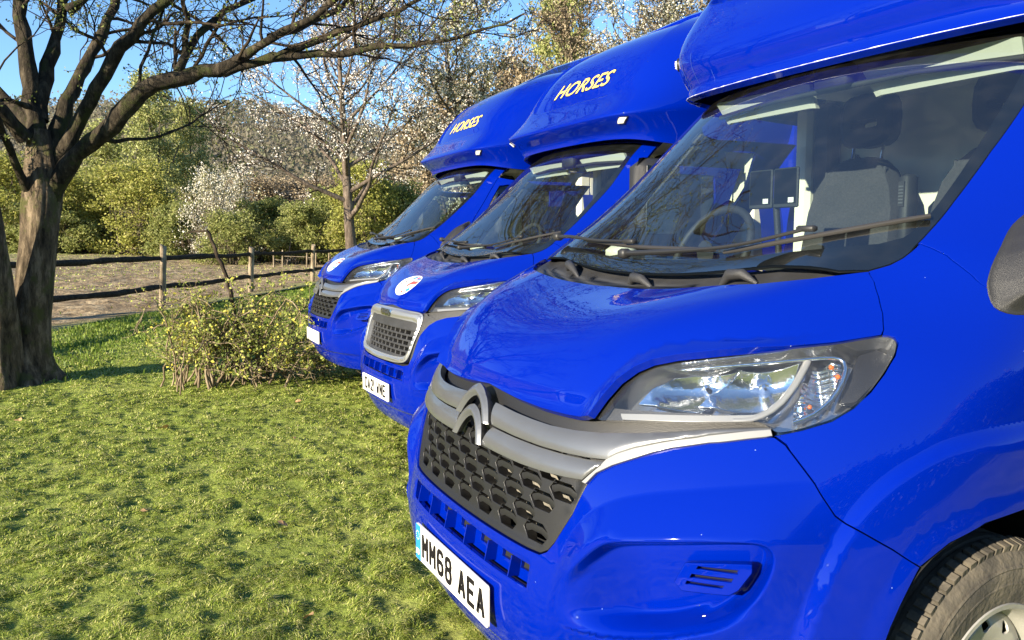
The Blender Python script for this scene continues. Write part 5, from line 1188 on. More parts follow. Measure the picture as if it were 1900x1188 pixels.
def fallen():
    rng=np.random.default_rng(12)
    spots=[(-1.36,-1.42),(-.35,-.35),(-.75,-1.1),(-2.4,-.7),(-3.1,-1.7),(-4.4,-.5),(-2.0,-1.9),(-3.6,.3),(-5.2,-1.5),(-1.9,-.1),(-.9,-.2),(-4.9,.6)]
    for i,(x,y) in enumerate(spots):
        mb=MB(); z=float(turf_z(np.array(x),np.array(y)))+.028; a=rng.uniform(0,6.28); s=rng.uniform(.8,1.25)*(1.3 if i==0 else 1)
        R=Matrix.Rotation(a,3,'Z')@Matrix.Rotation(rng.uniform(-.6,.6),3,'X')@Matrix.Rotation(rng.uniform(-.5,.5),3,'Y')
        pts=[]; n=12
        for j in range(n): t=j/n*2*math.pi; rr=(.020+.006*math.cos(3*t))*s; pts.append((rr*1.5*math.cos(t),rr*math.sin(t),.006*math.cos(2*t)))
        V=[R@Vector((0,0,-.003))]+[R@Vector(p) for p in pts]; mb.add(np.array([tuple(q) for q in V])+[x,y,z],[[0,1+j,1+(j+1)%n] for j in range(n)])
        o=link('fallen_leaf',mb.mesh('fallen_leaf',M['deadleaf']))
        tag(o,['curled russet leaf lying on the lawn, largest of the fallen leaves','dry tan leaf on the lawn beside the near number plate'][i] if i<2 else LEAFLAB[i-2],'leaf','dry leaves scattered on the lawn')
M['deadleaf']=leaf_mat('dry_leaf',[(0,(.30,.10,.03)),(.5,(.42,.24,.10)),(1,(.55,.45,.28))],.1)
fallen()
# ---------------------------------------------------------------- trees, bushes, fence
def bark_mat(name,c1,c2,c3,scale=9,moss=None,bump=.8):
    m,nt,p=new_mat(name); p.inputs['Roughness'].default_value=.95; p.inputs['Specular IOR Level'].default_value=.15
    tc=nt.nodes.new('ShaderNodeTexCoord'); mp=nt.nodes.new('ShaderNodeMapping'); mp.inputs['Scale'].default_value=(1,1,.28); nt.links.new(tc.outputs['Object'],mp.inputs[0])
    n1=noise_n(nt,scale,9,.7,vec=mp.outputs[0]); c=ramp(nt,n1,[(.34,c1),(.5,c2),(.68,c3)])
    if moss:
        n2=noise_n(nt,5,6,.7); f=nt.nodes.new('ShaderNodeMapRange'); f.inputs[1].default_value=.52; f.inputs[2].default_value=.62; nt.links.new(n2,f.inputs[0])
        rg=nt.nodes.new('ShaderNodeRGB'); rg.outputs[0].default_value=(*moss,1); c=mixc(nt,f.outputs[0],c,rg.outputs[0])
    nt.links.new(c,p.inputs['Base Color'])
    b=nt.nodes.new('ShaderNodeBump'); b.inputs['Strength'].default_value=bump; b.inputs['Distance'].default_value=.03; nt.links.new(noise_n(nt,scale*2.2,9,.7,vec=mp.outputs[0]),b.inputs['Height']); nt.links.new(b.outputs[0],p.inputs['Normal']); return m
M['bark']=bark_mat('rough_grey_brown_bark',(.022,.017,.012),(.105,.08,.053),(.27,.21,.14),14,moss=(.085,.085,.032))
M['limb_bark']=bark_mat('shaded_mossy_limb_bark',(.012,.010,.008),(.036,.029,.020),(.11,.088,.06),16,moss=(.045,.048,.018))  # shade on the limbs put into a darker bark colour, plus moss patches
M['twig']=bark_mat('dark_twig_bark',(.018,.014,.010),(.045,.033,.023),(.09,.068,.045),20,bump=.3)
M['cherry_bark']=bark_mat('cherry_bark',(.045,.034,.026),(.11,.085,.065),(.24,.19,.15),8)
M['far_bark']=bark_mat('far_tree_bark',(.05,.04,.03),(.12,.095,.065),(.2,.16,.11),3,bump=.2)
M['bud']=leaf_mat('opening_bud',[(0,(.10,.12,.02)),(.5,(.20,.24,.05)),(1,(.36,.38,.13))],.3)
M['blossom']=leaf_mat('cherry_blossom',[(0,(.62,.50,.42)),(.25,(.78,.70,.60)),(1,(.88,.84,.76))],.3,.7)
M['yellow_flower']=leaf_mat('yellow_shrub_leaf',[(0,(.16,.20,.04)),(.45,(.31,.35,.08)),(.8,(.46,.47,.12)),(1,(.70,.60,.07))],.3)
M['stem']=bark_mat('pale_stem_bark',(.10,.075,.045),(.22,.17,.11),(.36,.29,.20),15,bump=.2)
M['hedge']=leaf_mat('hedge_leaf',[(0,(.13,.15,.045)),(.4,(.25,.28,.075)),(.75,(.35,.36,.115)),(1,(.44,.42,.19))],.45)
M['lime']=leaf_mat('lime_green_leaf',[(0,(.17,.185,.04)),(.4,(.30,.31,.065)),(.8,(.42,.40,.10)),(1,(.50,.45,.19))],.4)
M['olive']=leaf_mat('spring_leaf',[(0,(.16,.18,.05)),(.5,(.31,.33,.10)),(1,(.46,.45,.20))],.3)
M['twiggy']=leaf_mat('winter_twig_tip',[(0,(.13,.10,.06)),(.5,(.26,.20,.125)),(1,(.42,.34,.22))],.1)
M['wood']=leaf_mat('distant_wood',[(0,(.19,.165,.12)),(.5,(.22,.195,.14)),(1,(.25,.225,.165))],.5)
M['wood2']=leaf_mat('distant_wood_green',[(0,(.19,.19,.11)),(1,(.24,.235,.13))],.5)
M['pale_blossom']=leaf_mat('far_blossom',[(0,(.16,.16,.06)),(.4,(.30,.28,.15)),(.5,(.60,.55,.42)),(1,(.82,.78,.68))],.25)
def quads(C_,S_,rng,name,mat,aspect=1.6,up=0.):
    n=len(C_); a=rng.normal(size=(n,3)); a/=np.linalg.norm(a,axis=1)[:,None]; b=rng.normal(size=(n,3)); b[:,2]+=up; b=np.cross(a,b); b/=np.linalg.norm(b,axis=1)[:,None]
    S_=np.asarray(S_).reshape(-1,1); nn=np.cross(a,b); A_=a*S_*aspect; B_=b*S_
    V=np.stack([C_-A_*.5,C_-B_*.5+nn*S_*.15,C_+A_*.5,C_+B_*.5+nn*S_*.15],1).reshape(-1,3); i=np.arange(n)*4
    return mesh_np(name,V,[np.stack([i,i+1,i+2,i+3],1)],mat,smooth=False)
def wander(p,d,L,n,rng,wig=.15,up=0.):
    P=[np.array(p,float)]; d=np.array(d,float); d/=np.linalg.norm(d)
    for _ in range(n):
        d=d+rng.normal(0,wig,3)+np.array([0,0,up]); d/=np.linalg.norm(d); P.append(P[-1]+d*L/n)
    return np.array(P)
def sprout(parent,radii,rng,count,lr,ang=(.5,1.1),frm=.2,n=5,wig=.15,up=.03,rr=.45,taper=.25):
    """child branches along a parent polyline"""
    out=[]; m=len(parent)
    for _ in range(count):
        t=rng.uniform(frm,1)**.8*(m-1); i=min(int(t),m-2); f=t-i; p=parent[i]*(1-f)+parent[i+1]*f; T=parent[i+1]-parent[i]; T/=np.linalg.norm(T)+1e-9
        s=rng.normal(size=3); s-=T*(s@T); s/=np.linalg.norm(s)+1e-9; a=rng.uniform(*ang); d=T*math.cos(a)+s*math.sin(a); L=rng.uniform(*lr)*(1.15-.5*t/(m-1))
        r0=(radii[i]*(1-f)+radii[i+1]*f)*rr; P=wander(p,d,L,n,rng,wig,up); out.append((P,np.linspace(r0,r0*taper,n+1)))
    return out
def resamp(p,h): return smooth_line(np.array(p,float),h,it=2)
def left_tree():
    rng=np.random.default_rng(8)
    limbs={'main':([[-7.34,-1.35,1.75],[-7.24,-1.2,2.08],[-7.11,-1.01,2.25],[-6.91,-.76,2.48],[-6.7,-.56,2.73],[-6.6,-.39,2.9],[-6.48,-.09,2.98],[-6.34,.27,3.04],[-6.21,.43,3.14],[-5.97,.65,3.31],[-5.71,.95,3.44],[-5.33,1.21,3.6],[-4.96,1.4,3.85],[-4.3,1.6,4.3],[-3.6,1.9,4.9]],.135,.018),
    'm2':([[-6.34,.27,3.04],[-6.21,.48,3.1],[-6.05,.76,3.17],[-5.77,1.11,3.16],[-5.6,1.38,3.17],[-5.44,1.54,3.22],[-5.16,1.76,3.19],[-4.96,2.0,3.2],[-4.62,2.28,3.24],[-4.3,2.5,3.35]],.060,.010),
    'm3':([[-6.05,.76,3.17],[-5.92,.94,3.26],[-5.75,1.21,3.38],[-5.44,1.55,3.45],[-5.16,1.77,3.53],[-4.9,2.0,3.7],[-4.4,2.4,4.1]],.040,.009),
    'm4':([[-5.97,.65,3.31],[-6.03,.87,3.43],[-6.06,1.19,3.58],[-6.1,1.42,3.75],[-6.1,1.8,4.1],[-6,2.4,4.7]],.045,.010),
    'm5':([[-6.48,-.13,3.01],[-6.57,-.04,3.24],[-6.66,.1,3.48],[-6.74,.26,3.65],[-6.81,.49,3.78],[-6.9,.9,4.1],[-7,1.6,4.7]],.048,.010),
    'm6':([[-6.57,-.05,3.20],[-6.56,-.03,3.37],[-6.47,-.04,3.52],[-6.37,-.07,3.67],[-6.28,-.09,3.9],[-6,-.2,4.6],[-5.6,-.3,5.4]],.030,.008),
    'b1':([[-7.34,-1.36,1.95],[-7.38,-1.42,2.5],[-7.46,-1.43,2.88],[-7.58,-1.48,3.32],[-7.78,-1.5,3.85],[-8,-1.5,4.5],[-8.3,-1.6,5.6],[-8.5,-1.5,6.8]],.105,.018),
    'b2':([[-7.42,-1.38,2.6],[-7.5,-1.33,2.95],[-7.68,-1.25,3.3],[-7.85,-1.17,3.62],[-8.0,-1.09,3.95],[-8.4,-.9,4.9],[-8.6,-.6,6.2]],.085,.014),
    'b3':([[-7.36,-1.33,2.05],[-7.4,-1.25,2.4],[-7.5,-1.14,2.8],[-7.61,-.98,3.16],[-7.71,-.82,3.48],[-7.81,-.68,3.79],[-7.9,-.56,4.17],[-8,-.3,5.2],[-8.2,.1,6.5]],.095,.014),
    'b4':([[-7.36,-1.3,1.95],[-7.3,-1.15,2.35],[-7.21,-1.0,2.64],[-7.01,-.84,2.91],[-6.91,-.68,3.19],[-6.8,-.54,3.36],[-6.69,-.34,3.57],[-6.58,-.17,3.74],[-6.4,.1,4.1],[-6,.6,4.9],[-5.4,1,5.9],[-5,1.2,7]],.088,.014),
    'b5':([[-7.28,-1.5,1.9],[-7.16,-1.58,2.10],[-7.02,-1.62,2.24],[-6.87,-1.64,2.40],[-6.56,-1.7,2.7],[-6.1,-2.1,3.5]],.040,.012),
    'b6':([[-7.39,-1.43,2.71],[-7.28,-1.55,2.81],[-7.17,-1.68,2.74],[-7.05,-1.84,2.66]],.028,.010),
    'b7':([[-7.9,-1.09,3.82],[-7.91,-.95,3.92],[-7.75,-.7,4.2],[-7.2,-.4,5.2],[-6.8,-.4,6.6]],.055,.012),
    'shoot':([[-6.72,-.6,2.62],[-6.70,-.43,3.1],[-6.69,-.3,3.47],[-6.66,-.21,3.68],[-6.6,-.1,4.2],[-6.5,0,5]],.018,.006),
    'low':([[-6.96,-.84,2.40],[-7.03,-.72,2.36],[-7.1,-.5,2.42],[-7.25,-.2,2.50],[-7.40,.05,2.62],[-7.55,.24,2.83],[-7.72,.47,2.99]],.022,.007),
    'back':([[-7.4,-1.4,2.5],[-7.9,-1.9,3.1],[-8.6,-2.6,3.9],[-9.3,-3.2,5]],.07,.012),
    'over':([[-7.3,-1.5,2.4],[-6.6,-2.2,3.4],[-5.6,-2.8,4.6],[-4.6,-3.2,5.9],[-4,-3.4,7]],.075,.012)}
    T=empty('broad_tree',(-7.32,-1.62,0),label='old grey barked tree with bare spreading limbs at the left of the lawn',cat='tree')
    def add(name,me,par=T):
        o=link(name,me,par); 
        me.transform(Matrix.Translation((7.32,1.62,0))); return o
    # trunk with root flare and a second stem, roughened
    def trunk(pts,rad,k=20,seed=1):
        k*=3
        P=resamp(pts,.045); R=np.interp(np.linspace(0,1,len(P)),np.linspace(0,1,len(rad)),rad); V=[]
        for i,(p,r) in enumerate(zip(P,R)):
            for j in range(k):
                a=j/k*2*math.pi; fl=1+.50*math.exp(-max(p[2],0)/.15)*(.35+.9*math.sin(a*2.5+seed)**2)+.045*noise.noise(Vector((math.cos(a)*7,math.sin(a)*7,p[2]*1.3+seed)))+.03*noise.noise(Vector((math.cos(a)*15,math.sin(a)*15,p[2]*3+seed)))+.08*noise.noise(Vector((math.cos(a)*1.6,math.sin(a)*1.6,p[2]*.9+seed)))*1.6+.05*math.sin(a*6+p[2]*1.1+seed)
                V.append((p[0]+r*fl*math.cos(a),p[1]+r*fl*math.sin(a),p[2]))
        n=len(P); F=[[i*k+j,i*k+(j+1)%k,(i+1)*k+(j+1)%k,(i+1)*k+j] for i in range(n-1) for j in range(k)]
        return mesh_np('trunk',np.array(V),[np.array(F)],M['bark'])
    add('trunk',trunk([[-7.36,-1.66,-.12],[-7.35,-1.63,.1],[-7.34,-1.58,.4],[-7.33,-1.51,.88],[-7.34,-1.43,1.42],[-7.34,-1.37,1.86],[-7.35,-1.36,2.15],[-7.38,-1.37,2.5]],[.265,.225,.185,.168,.160,.172,.150,.10],24,1))
    s2=trunk([[-7.16,-1.86,-.12],[-7.13,-1.83,.1],[-7.06,-1.80,.6],[-6.98,-1.80,1.0],[-6.92,-1.82,1.5],[-6.86,-1.86,2.0],[-6.74,-1.95,2.7],[-6.6,-2.1,3.5],[-6.5,-2.3,4.6],[-6.4,-2.5,6]],[.22,.17,.14,.13,.12,.115,.10,.085,.06,.03],16,4)
    add('second_stem',s2)
    segs=[]; given={'main':[.125,.105,.095,.088,.080,.076,.070,.064,.046,.040,.034,.028,.022,.016,.009],'m2':[.048,.044,.040,.036,.032,.028,.024,.019,.014,.008]}
    for nm,(p,r0,r1) in limbs.items():
        P=resamp(p,.16); n=len(P); t=np.linspace(0,1,n); R=(r0*(1-t)**1.15+r1)*.80
        if nm in given: s_=np.concatenate([[0],np.cumsum(np.linalg.norm(np.diff(np.array(p),axis=0),axis=1))]); R=np.interp(t*s_[-1],s_,given[nm])
        R=R*(1+.10*rng.normal(size=n)); P=P+rng.normal(0,.012,P.shape)*np.minimum(1,t*8)[:,None]
        R[0]*=1.15; segs.append((P,R))
        ln=np.linalg.norm(np.diff(P,axis=0),axis=1).sum()
        add('limb',tubes([(P,R)],'limb',M['limb_bark'],10))
    P2=resamp([[-6.86,-1.86,2.0],[-6.74,-1.95,2.7],[-6.6,-2.1,3.5],[-6.5,-2.3,4.6],[-6.4,-2.5,6]],.16); segs.append((P2,np.linspace(.11,.03,len(P2))))
    l1=[];l2=[];l3=[]
    for P,R in segs:
        ln=np.linalg.norm(np.diff(P,axis=0),axis=1).sum(); l1+=[(p,np.minimum(r,.017)) for p,r in sprout(P,R,rng,int(ln*4.2),(.5,1.4),(.5,1.2),.15,7,.17,.04,.42,.3)]
    for P,R in l1: l2+=sprout(P,np.maximum(R,.007),rng,7,(.25,.75),(.4,1.2),.15,5,.2,.0,.55,.35)
    for P,R in l2: l3+=sprout(P,np.maximum(R,.004),rng,4,(.08,.30),(.4,1.2),.1,3,.25,.0,.6,.4)
    keepz=lambda L:[(P,R) for P,R in L if not (P[-1][0]>-6. and P[-1][2]<3.0)]
    l1,l2,l3=keepz(l1),keepz(l2),keepz(l3)
    fix=lambda L,m:[(P,np.maximum(R,m)) for P,R in L]
    l1=fix(l1,.0055); l2=fix(l2,.0036); l3=fix(l3,.0026)
    o=add('branches',tubes(l1,'branches',M['twig'],6)); o['kind']='stuff'
    o=add('twigs',tubes(l2+l3,'twigs',M['twig'],3)); o['kind']='stuff'
    tips=np.array([P[-1] for P,R in l3]+[P[len(P)//2] for P,R in l3]+[P[-1] for P,R in l2]); k=rng.uniform(size=len(tips))<.8; tips=tips[k]
    low=np.clip(1.3-(tips[:,2]-3)/4,.5,1.1); cl=np.repeat(tips,2,0)+rng.normal(0,.015,(len(tips)*2,3))
    o=add('leaves',quads(cl,rng.uniform(.010,.026,len(cl)),rng,'leaves',M['bud'])); o['kind']='stuff'
left_tree()
def bare_tree(loc,h,seed,label,leaf='bud',n1=13,spread=1.,mat='twig',leafsz=(.02,.05),leafn=1,name='bare_tree',group=None,trunk_r=None,density=1.,base=None,bark='bark',low=.28,cone=.75,cat='tree'):
    rng=np.random.default_rng(seed); r0=trunk_r or h*.024
    tp=base if base is not None else wander((0,0,-.1),(0,0,1),h*.9,12,rng,.05,.03); tp=resamp(tp,h*.03); t=np.linspace(0,1,len(tp)); tr=r0*(1-t)**.9+.012; tr[0]*=1.35
    l1=[]
    for i in range(n1):
        f=low+(1-low)*(i/n1)**.9; j=int(f*(len(tp)-2)); a=i*2.4+rng.uniform(-.4,.4); el=rng.uniform(.25,.8)*(1 if f<.7 else 1.5)
        L=h*.42*spread*(1.12-f*cone)*rng.uniform(.8,1.15); d=(math.cos(a)*math.cos(el),math.sin(a)*math.cos(el),math.sin(el)); P=wander(tp[j],d,L,8,rng,.11,.05); l1.append((P,np.linspace(tr[j]*.55,.010,9)))
    l2=[];l3=[];l4=[]
    for P,R in l1+[(tp[len(tp)//2:],tr[len(tp)//2:])]: l2+=sprout(P,R,rng,int(11*density),(h*.06,h*.17),(.4,1.),.12,6,.15,.02,.5,.3)
    for P,R in l2: l3+=sprout(P,np.maximum(R,.008),rng,int(6*density),(h*.025,h*.075),(.4,1.1),.1,4,.2,0,.6,.4)
    fix=lambda L,m:[(P,np.maximum(R,m)) for P,R in L]
    T=empty(name,loc,label=label,cat=cat,group=group)
    link('trunk',tubes([(tp,tr)],'trunk',M[bark],12),T)
    for b in l1: link('limb',tubes([b],'limb',M[bark],7),T)
    th=h*.0009
    o=link('twigs',tubes(fix(l2,th*1.6)+fix(l3,th),'twigs',M[mat],3),T); o['kind']='stuff'
    if leaf:
        src=np.concatenate([P[1:] for P,R in l3]+[P[2:] for P,R in l2]); c=np.repeat(src,leafn,0)+rng.normal(0,h*.006,(len(src)*leafn,3)); c=c[rng.uniform(size=len(c))<.85]
        o=link('blossom' if 'blossom' in leaf else 'leaves',quads(c,rng.uniform(*leafsz,len(c)),rng,'leaves',M[leaf],1.3),T); o['kind']='stuff'
    return T
# the cherry beyond the fence: trunk drawn from its photo line
zc=float(gz(-24.97,6.75))
base=np.array([[0,0,-.2],[0,0,.3],[.0,-.09,1.6],[-.03,-.15,3.1],[-.04,-.2,4.9],[-.06,-.28,6.3],[-.08,-.32,7.6],[-.1,-.35,9.4]])
bare_tree((-24.97,6.75,zc),9.6,21,'blossoming cherry with a straight forked trunk just beyond the rail fence','blossom',26,1.38,'twig',(.03,.062),2,'cherry_tree',None,.21,1.2,base,'cherry_bark',.26,.62)
bare_tree((-27.5,12.6,.3),10.5,33,'broad cherry in full pale blossom showing above the farthest horsebox','pale_blossom',17,1.25,'twig',(.05,.10),3,'cherry_tree',None,.22,1.15,None,'cherry_bark',.15,.6)
bare_tree((-24.0,19.0,.3),11.5,34,'tall blossom tree behind the middle horsebox overhead pod','pale_blossom',16,1.2,'twig',(.04,.08),3,'cherry_tree',None,.22,1.1,None,'cherry_bark',.15,.6)
bare_tree((-33.0,27.0,.6),17,35,'tall brown budding tree rising behind the middle horsebox roof','twiggy',20,.95,'twig',(.06,.13),2,'budding_tree',None,.3,1.2,None,'far_bark',.2,.7)
bare_tree((-38.0,24.0,.8),15,36,'thin brown budding tree between the blossom trees','twiggy',18,.9,'twig',(.06,.12),2,'budding_tree',None,.26,1.1,None,'far_bark',.2,.7)
# trees out on the near side of the lawn, seen in the paint and glass
bare_tree((-9.5,-11.5,0),8.5,41,'bare tree standing on the lawn in front of the parked horseboxes','bud',13,1.3,'twig',(.02,.04),1,'bare_tree',None,.2,.75,low=.42)
bare_tree((-12.5,-8.5,0),10,42,'bare tree at the open side of the lawn beyond the old tree','bud',14,1.2,'twig',(.02,.05),1,'bare_tree',None,.24,1.)
def clump(loc,w,d,h,seed,label,leaf,size,n,name='shrub',group=None,squash=.8,stems=True,cat='shrub',lump=9,trunk=False,zlo=0):
    """bushy crown: leaves gathered in many small lobes through an uneven volume"""
    rng=np.random.default_rng(seed); L=lump; cs=[];
    for i in range(L*11):
        a=rng.uniform(0,6.283); rr=math.sqrt(rng.uniform())*.82; zz=rng.uniform(zlo if zlo else (.08 if not trunk else .35),.95); wv=(1-.55*max(0,zz-.45)/.55)
        cs.append((math.cos(a)*rr*w/2*wv,math.sin(a)*rr*d/2*wv,zz*h,rng.uniform(.05,.15)*min(w,h)))
    cs=np.array(cs); k=rng.integers(0,len(cs),n); v=rng.normal(size=(n,3)); v/=np.linalg.norm(v,axis=1)[:,None]; r=rng.uniform(.2,1.5,n)**.7
    C_=cs[k,:3]+v*(cs[k,3]*r)[:,None]*[1,1,squash]; C_=C_[C_[:,2]>0.02]
    T=empty(name,loc,label=label,cat=cat,group=group)
    br=[]
    for i in range(14 if trunk else 70):
        c=cs[rng.integers(len(cs))]*np.array([1,1,1 if i<14 else rng.uniform(1,1.18),1]); p=np.array([rng.normal(0,w*.12),rng.normal(0,d*.12),-.1]) if not trunk else np.array([rng.normal(0,.05),0,h*.15]); P=np.array([p,p*.5+c[:3]*.5+[0,0,h*.05],c[:3]]); br.append((resamp(P,h*.1),np.linspace(h*(.012 if i<14 else .005),h*.0022,len(resamp(P,h*.1)))))
    if trunk: br.append((np.array([[0,0,-.2],[0,0,h*.25],[.1,.1,h*.6]]),np.array([h*.03,h*.024,h*.01])*(.35 if h<4 else 1)))
    link('trunk' if trunk else 'stems',tubes(br,'stems',M['far_bark'],5),T)
    o=link('crown',quads(C_,rng.uniform(size*.6,size*1.4,len(C_)),rng,'crown',M[leaf],1.4),T); o['kind']='stuff'
    return T
def place(px,dist):
    """ground point at an azimuth (in px from the picture's middle) and a distance"""
    a=math.atan2(px,1464.35); fx,fy=-math.cos(YAW),math.sin(YAW); rx,ry=.4544,.8908
    return CX+dist*(fx*math.cos(a)+rx*math.sin(a)),CY+dist*(fy*math.cos(a)+ry*math.sin(a))
def reflection_hedges():  # hedges out of view, added to darken what the horsebox paint reflects
    rng=np.random.default_rng(70)
    for (xa,ya,xb,yb,H,lab) in ((13,-14,17,30,5.5,'tall unseen hedge to the right of the horseboxes, added to darken their paint reflections'),(-22,-30,2,-36,5.,'tall unseen hedge in front of the horseboxes, added for their reflections'),(8,-38,24,-24,5.,'tall unseen hedge behind the camera, added for the horsebox reflections')):
        L=math.hypot(xb-xa,yb-ya); n=int(L*900); t=rng.uniform(0,1,n); w=rng.normal(0,.7,n); z=rng.uniform(0,1,n)**.8*H*(.75+.5*vnoise(t*L,t*0,2.5,3)); dx,dy=(xb-xa)/L,(yb-ya)/L
        T=empty('hedge',(xa,ya,0),label=lab,cat='hedge'); C_=np.stack([t*L*dx-w*dy,t*L*dy+w*dx,z],1)
        link('crown',quads(C_,rng.uniform(.15,.34,n),rng,'crown',M['hedge'],1.3),T)['kind']='stuff'
        st=[(np.array([[s*dx,s*dy,-.1],[s*dx+.1,s*dy,H*.4],[s*dx,s*dy+.1,H*.8]]),np.array([.09,.06,.02])) for s in np.arange(.5,L,1.5)]; link('stems',tubes(st,'stems',M['far_bark'],5),T)['kind']='stuff'
reflection_hedges()
def far_belt():
    g='hedgerow trees and shrubs across the paddock'
    protos={}
    def P_(kind):
        if kind not in protos:
            if kind=='hedge': protos[kind]=clump((0,0,0),8,5,5,101,None,'hedge',.12,17000,'hedge_shrub',g)
            if kind=='hedge2': protos[kind]=clump((0,0,0),7,5,5,104,None,'hedge',.11,15000,'hedge_shrub',g,lump=6)
            if kind=='lime': protos[kind]=clump((0,0,0),9,5,7,102,None,'lime',.12,19000,'lime_shrub',g)
            if kind=='olive': protos[kind]=clump((0,0,0),7,6,14,103,None,'olive',.14,13000,'spring_tree',g,trunk=True,lump=14,cat='tree')
            if kind=='brown': protos[kind]=clump((0,0,0),9,7,10,105,None,'twiggy',.12,17000,'bare_crown_tree',g,trunk=True,lump=12,cat='tree')
            if kind=='white': protos[kind]=clump((0,0,0),6,4,6,106,None,'pale_blossom',.09,5500,'blossom_shrub',g,lump=8)
            return protos[kind],True
        return protos[kind],False
    # (offset px from middle, distance, scale xy, scale z, kind, label)
    spec=[(-930,66,1.1,1.0,'lime','yellow green shrub at the far left end of the paddock hedge'),
    (-860,62,1.0,.72,'hedge','low green shrub in the hedge left of the old tree trunk'),
    (-790,64,1.0,.80,'lime','bright yellow green shrub just right of the old tree trunk'),
    (-700,61,1.15,.92,'lime','largest yellow green shrub in the hedge, below the tall spring tree'),
    (-655,76,1.0,1.12,'olive','tall pale green spring tree rising behind the hedge left of the cherry'),
    (-590,80,.9,1.0,'olive','second tall spring tree, partly behind the blossom shrub'),
    (-745,82,1.0,.85,'olive','round pale green tree seen through the old tree limbs'),
    (-610,57,.9,.75,'hedge','mid green shrub under the blossom left of the first fence post'),
    (-555,50,.75,.95,'white','white blossom shrub leaning over the hedge left of the cherry'),
    (-505,54,.9,1.05,'white','tall white blossom bush just left of the cherry'),
    (-520,47,.8,.62,'hedge2','dark green low shrub under the white blossom bush'),
    (-450,52,.9,.80,'hedge','green shrub behind the second fence post'),
    (-385,48,.85,.72,'hedge2','fresh green low shrub left of the cherry trunk'),
    (-330,52,1.0,.95,'hedge','green shrub left of the farthest horsebox windscreen'),
    (-270,47,.9,.85,'lime','yellow green shrub right of the cherry trunk'),
    (-210,50,1.0,1.0,'hedge','green shrub at the farthest horsebox pod'),
    (-880,110,1.6,.92,'brown','brown bare tree on the slope at the far left'),
    (-800,120,1.7,.98,'brown','wide brown bare tree seen through the old tree fork'),
    (-480,95,1.4,.82,'brown','brown bare tree behind the white blossom bush'),
    (-410,100,1.5,.86,'brown','brown bare tree directly behind the cherry'),
    (-330,92,1.4,.84,'brown','brown bare tree right of the cherry trunk'),
    (-250,90,1.4,.95,'brown','brown bare tree above the farthest horsebox windscreen'),
    (-160,70,1.3,1.3,'white','blossom tree behind the farthest horsebox pod'),
    (-110,62,1.3,1.5,'brown','tall brown tree behind the farthest horsebox roof'),
    (-60,58,1.2,1.6,'white','tall blossom tree between the two HORSES pods'),
    (20,66,1.3,1.7,'brown','tall brown tree left of the middle horsebox roof'),
    (90,60,1.1,1.5,'olive','spring tree behind the middle horsebox roof'),
    (170,70,1.3,1.8,'brown','brown tree top at the right of the sky gap'),
    (330,70,1.4,1.4,'brown','brown tree hidden behind the near horsebox'),
    (560,75,1.4,1.3,'olive','spring tree behind the near horsebox box body')]
    for i,(px,d,sx,sz,kind,lab) in enumerate(spec):
        p,first=P_(kind); o=p if first else copy_tree(p)
        x,y=place(px,d); o.location=(x,y,float(gz(np.array(x),np.array(y)))-.1); o.scale=(sx,sx,sz); o.rotation_euler=(0,0,i*1.3); o['label']=lab
far_belt()
# wooded hill closing the view
def hill():
    rng=np.random.default_rng(3)
    n=160; A_=np.linspace(math.radians(112),math.radians(228),n); rs=np.array([100,125,150,185,225,270]); top=np.array([1.2,5,12,22,31,34])
    V=[];
    for r,h in zip(rs,top):
        hh=h*(.86+.28*vnoise(A_*20,A_*0+r*.01,1.7,5)); V.append(np.stack([CX+r*np.cos(A_),CY+r*np.sin(A_),hh],1))
    V=np.concatenate(V); i=np.arange((n-1)*5); r=i//(n-1); c=i%(n-1); a=r*n+c; link('hill',mesh_np('hill',V,[np.stack([a,a+n,a+n+1,a+1],1)],M['mud']),kind='structure')
    at=bpy.data.objects['hill'].data.attributes.new('grassy','FLOAT','POINT'); at.data.foreach_set('value',np.full(len(V),.3,np.float32))
    # the wood on it reads as one mass
    m=150000; th=rng.uniform(math.radians(112),math.radians(228),m); rr=rng.uniform(108,262,m); hh=np.interp(rr,rs,top)*(.86+.28*vnoise(th*20,th*0+rr*.01,1.7,5)); ca=vnoise(th*rr,rr,7,9)
    dz=rng.uniform(0,1,m)**.6*(3+6*ca); C_=np.stack([CX+rr*np.cos(th),CY+rr*np.sin(th),hh+dz],1)
    k=rng.uniform(size=m)<.72
    link('far_wood',quads(C_[k],rng.uniform(.35,.9,k.sum()),rng,'far_wood',M['wood'],1.3),kind='stuff')
    link('far_wood_green',quads(C_[~k],rng.uniform(.35,.8,(~k).sum()),rng,'far_wood_green',M['wood2'],1.3),kind='stuff')
hill()
